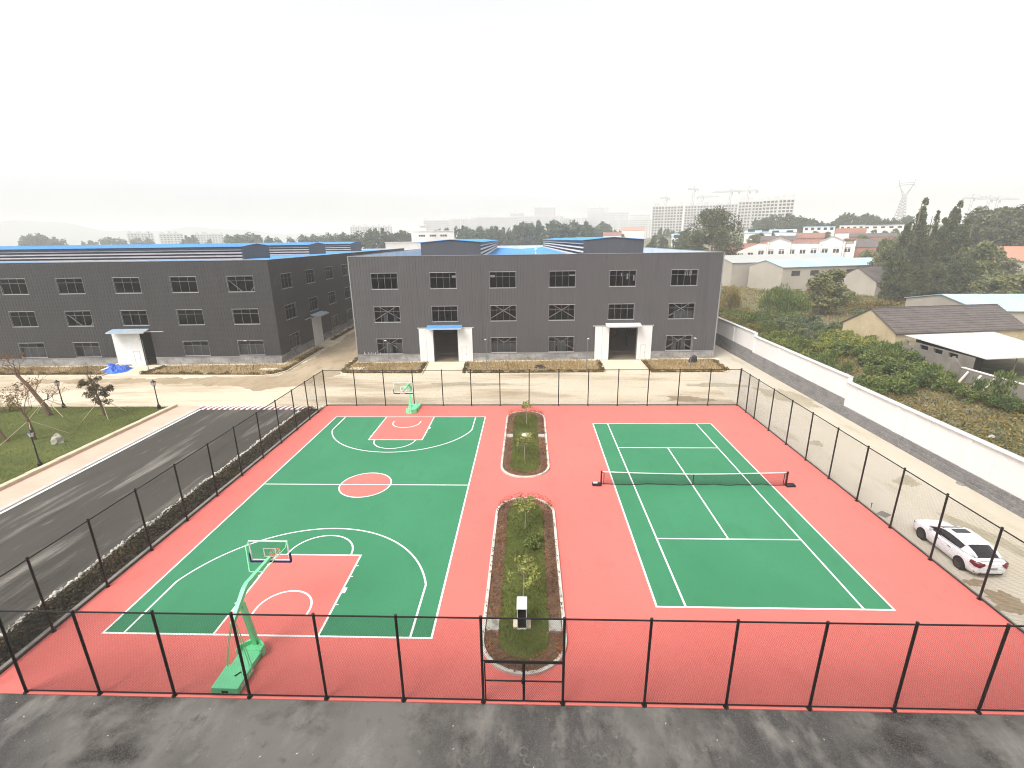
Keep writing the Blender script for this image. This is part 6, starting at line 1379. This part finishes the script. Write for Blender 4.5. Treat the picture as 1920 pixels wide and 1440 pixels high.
for px, yt, D in ((1865,520,150),(1895,515,155),(1925,512,150),(1880,478,215),(1915,510,165)):
    put_tree('low_tree', 'pale', 'low green tree between the orange roof and the blue shed at the right', 'low trees at the right edge', px, yt, D, px, 1.5)
F1 = 'hazy trees behind the right hall'; F2 = 'hazy treeline under the pylon'; F3 = 'faint trees on the left horizon'
for i,(px,yt,D) in enumerate([(655,440,330),(672,434,320),(690,430,330),(708,428,325),(728,430,330),(748,432,335),(762,433,340),(826,430,320),(838,428,330),(858,424,325),(868,420,320),(882,428,330),(895,424,320),(912,428,330),(925,424,325),(940,426,330),(955,424,325),(968,428,335),(982,416,320),(990,420,330),(1000,415,318),(1010,424,330),(1030,416,300),(1042,412,305),(1056,420,320),(1072,414,310),(1086,416,320),(1104,422,330),(1092,425,300),(1118,424,380),(1132,415,390),(1140,425,370),(1160,432,380)]):
    put_tree('far_tree', 'far', 'grey-green tree in the hazy row behind the roof of the right hall', F1, px, yt, D, i*7+i//3, random.uniform(.75,1.05))
for i,(px,yt,D) in enumerate([(1238,424,420),(1250,428,430),(1262,432,400),(1285,430,300),(1228,436,300),(1246,444,280),(1270,446,270),(1300,440,260),(1222,446,260),(1290,448,250)]):
    put_tree('far_tree', 'far', 'hazy tree at the foot of the leftmost concrete towers', 'hazy trees before the concrete towers', px, yt, D, i*5+1, random.uniform(.9,1.2))
for i,px in enumerate(range(1418,1712,9)):
    yt = 405+5*math.sin(px*.05)+random.uniform(-4,4)+(6 if 1545 < px < 1575 else 0)
    put_tree('far_tree', 'far', 'grey tree in the long hazy treeline left of the poplars', F2, px, yt, random.uniform(395,450), i*3+i//2, random.uniform(.8,1.1))
for i,(px,yt,D) in enumerate([(48,442,620),(58,439,600),(68,438,610),(80,440,600),(92,444,620),(112,445,610),(158,450,640),(172,450,650),(200,444,640),(225,446,650),(255,445,640),(275,446,650),(352,441,560),(362,441,570),(388,446,580),(430,440,470),(448,439,460),(466,436,450),(455,441,470),(478,441,480),(500,443,430),(520,442,440),(545,441,430),(570,440,420),(590,439,420),(612,437,400),(630,438,410),(646,436,380)]):
    put_tree('far_tree', 'far', 'faint grey tree on the misty horizon above the left hall roof', F3, px, yt, D, i*7+i//2, random.uniform(.9,1.3))
for i,(px,yt,D) in enumerate([(1330,500,150),(1448,433,318),(1466,441,300),(1478,444,280),(1510,433,325),(1530,433,320),(1552,434,318),(1590,447,268),(1618,440,285),(1640,430,330),(1660,432,320),(1680,428,340),(1700,445,250),(1632,468,215),(1560,505,128),(1625,452,260),(1645,458,240),(1540,440,330),(1610,446,270),(1660,448,265),(1425,436,300),(1412,440,290),(1555,446,300),(1575,441,310),(1700,432,290),(1690,440,270)]):
    put_tree('village_tree', 'pale', 'small green tree among the village roofs and warehouses', 'small trees in the village', px, yt, D, i, random.uniform(.9,1.3))
t = thing('utility_pole', 'thin leaning pole on the misty horizon above the left hall', 'pole', tuple(dist(285,455,420)*1)); t.location.z = float(terrain(t.location.x,t.location.y)); zz = dist(285,433,420).z-t.location.z
MB().tube([(0,0,-1),(-.9,0,zz)], .16, 6).build('post', M['crane'], t); MB().bar((-1.6,0,zz-.8),(0.2,0,zz-.8),.15,.15).build('crossarm', M['crane'], t)

# hills far off in the haze
n = 60; V = []; F = []
for i in range(n+1):
    px = -400+i*26; D = 2300; p = dist(px, 450, D); hgt = max(0, 45+50*math.exp(-((px-60)/190)**2)+25*math.exp(-((px-420)/160)**2)+8*math.sin(px*.021)+4*math.sin(px*.057))*max(0,min(1,(1150-px)/500))
    q = dist(px, 450, D+500)
    V += [(p.x,p.y,-2),(p.x*.5+q.x*.5,p.y*.5+q.y*.5,hgt),(q.x,q.y,-2)]
for i in range(n):
    for k in range(2): a = i*3+k; F.append((a,a+3,a+4,a+1))
struct(MB().arr(V,F).build('hills', M['hill'], smooth=True))

# ------------------------------------------------------------------ haze: one closed box of even air round everything
hz = MB(); hz.box(-3400,3400,-3400,3400,-6,112)
m = bpy.data.materials.new('haze'); m.use_nodes = True; nt = m.node_tree; nt.nodes.remove(nt.nodes['Principled BSDF'])
pv = nt.nodes.new('ShaderNodeVolumePrincipled'); pv.inputs['Color'].default_value = (.97,.965,.96,1); pv.inputs['Density'].default_value = HAZE_DENSITY; pv.inputs['Anisotropy'].default_value = 0.0
nt.links.new(pv.outputs[0], nt.nodes['Material Output'].inputs['Volume'])
hb_ = hz.build('haze', m); hb_['kind'] = 'stuff'
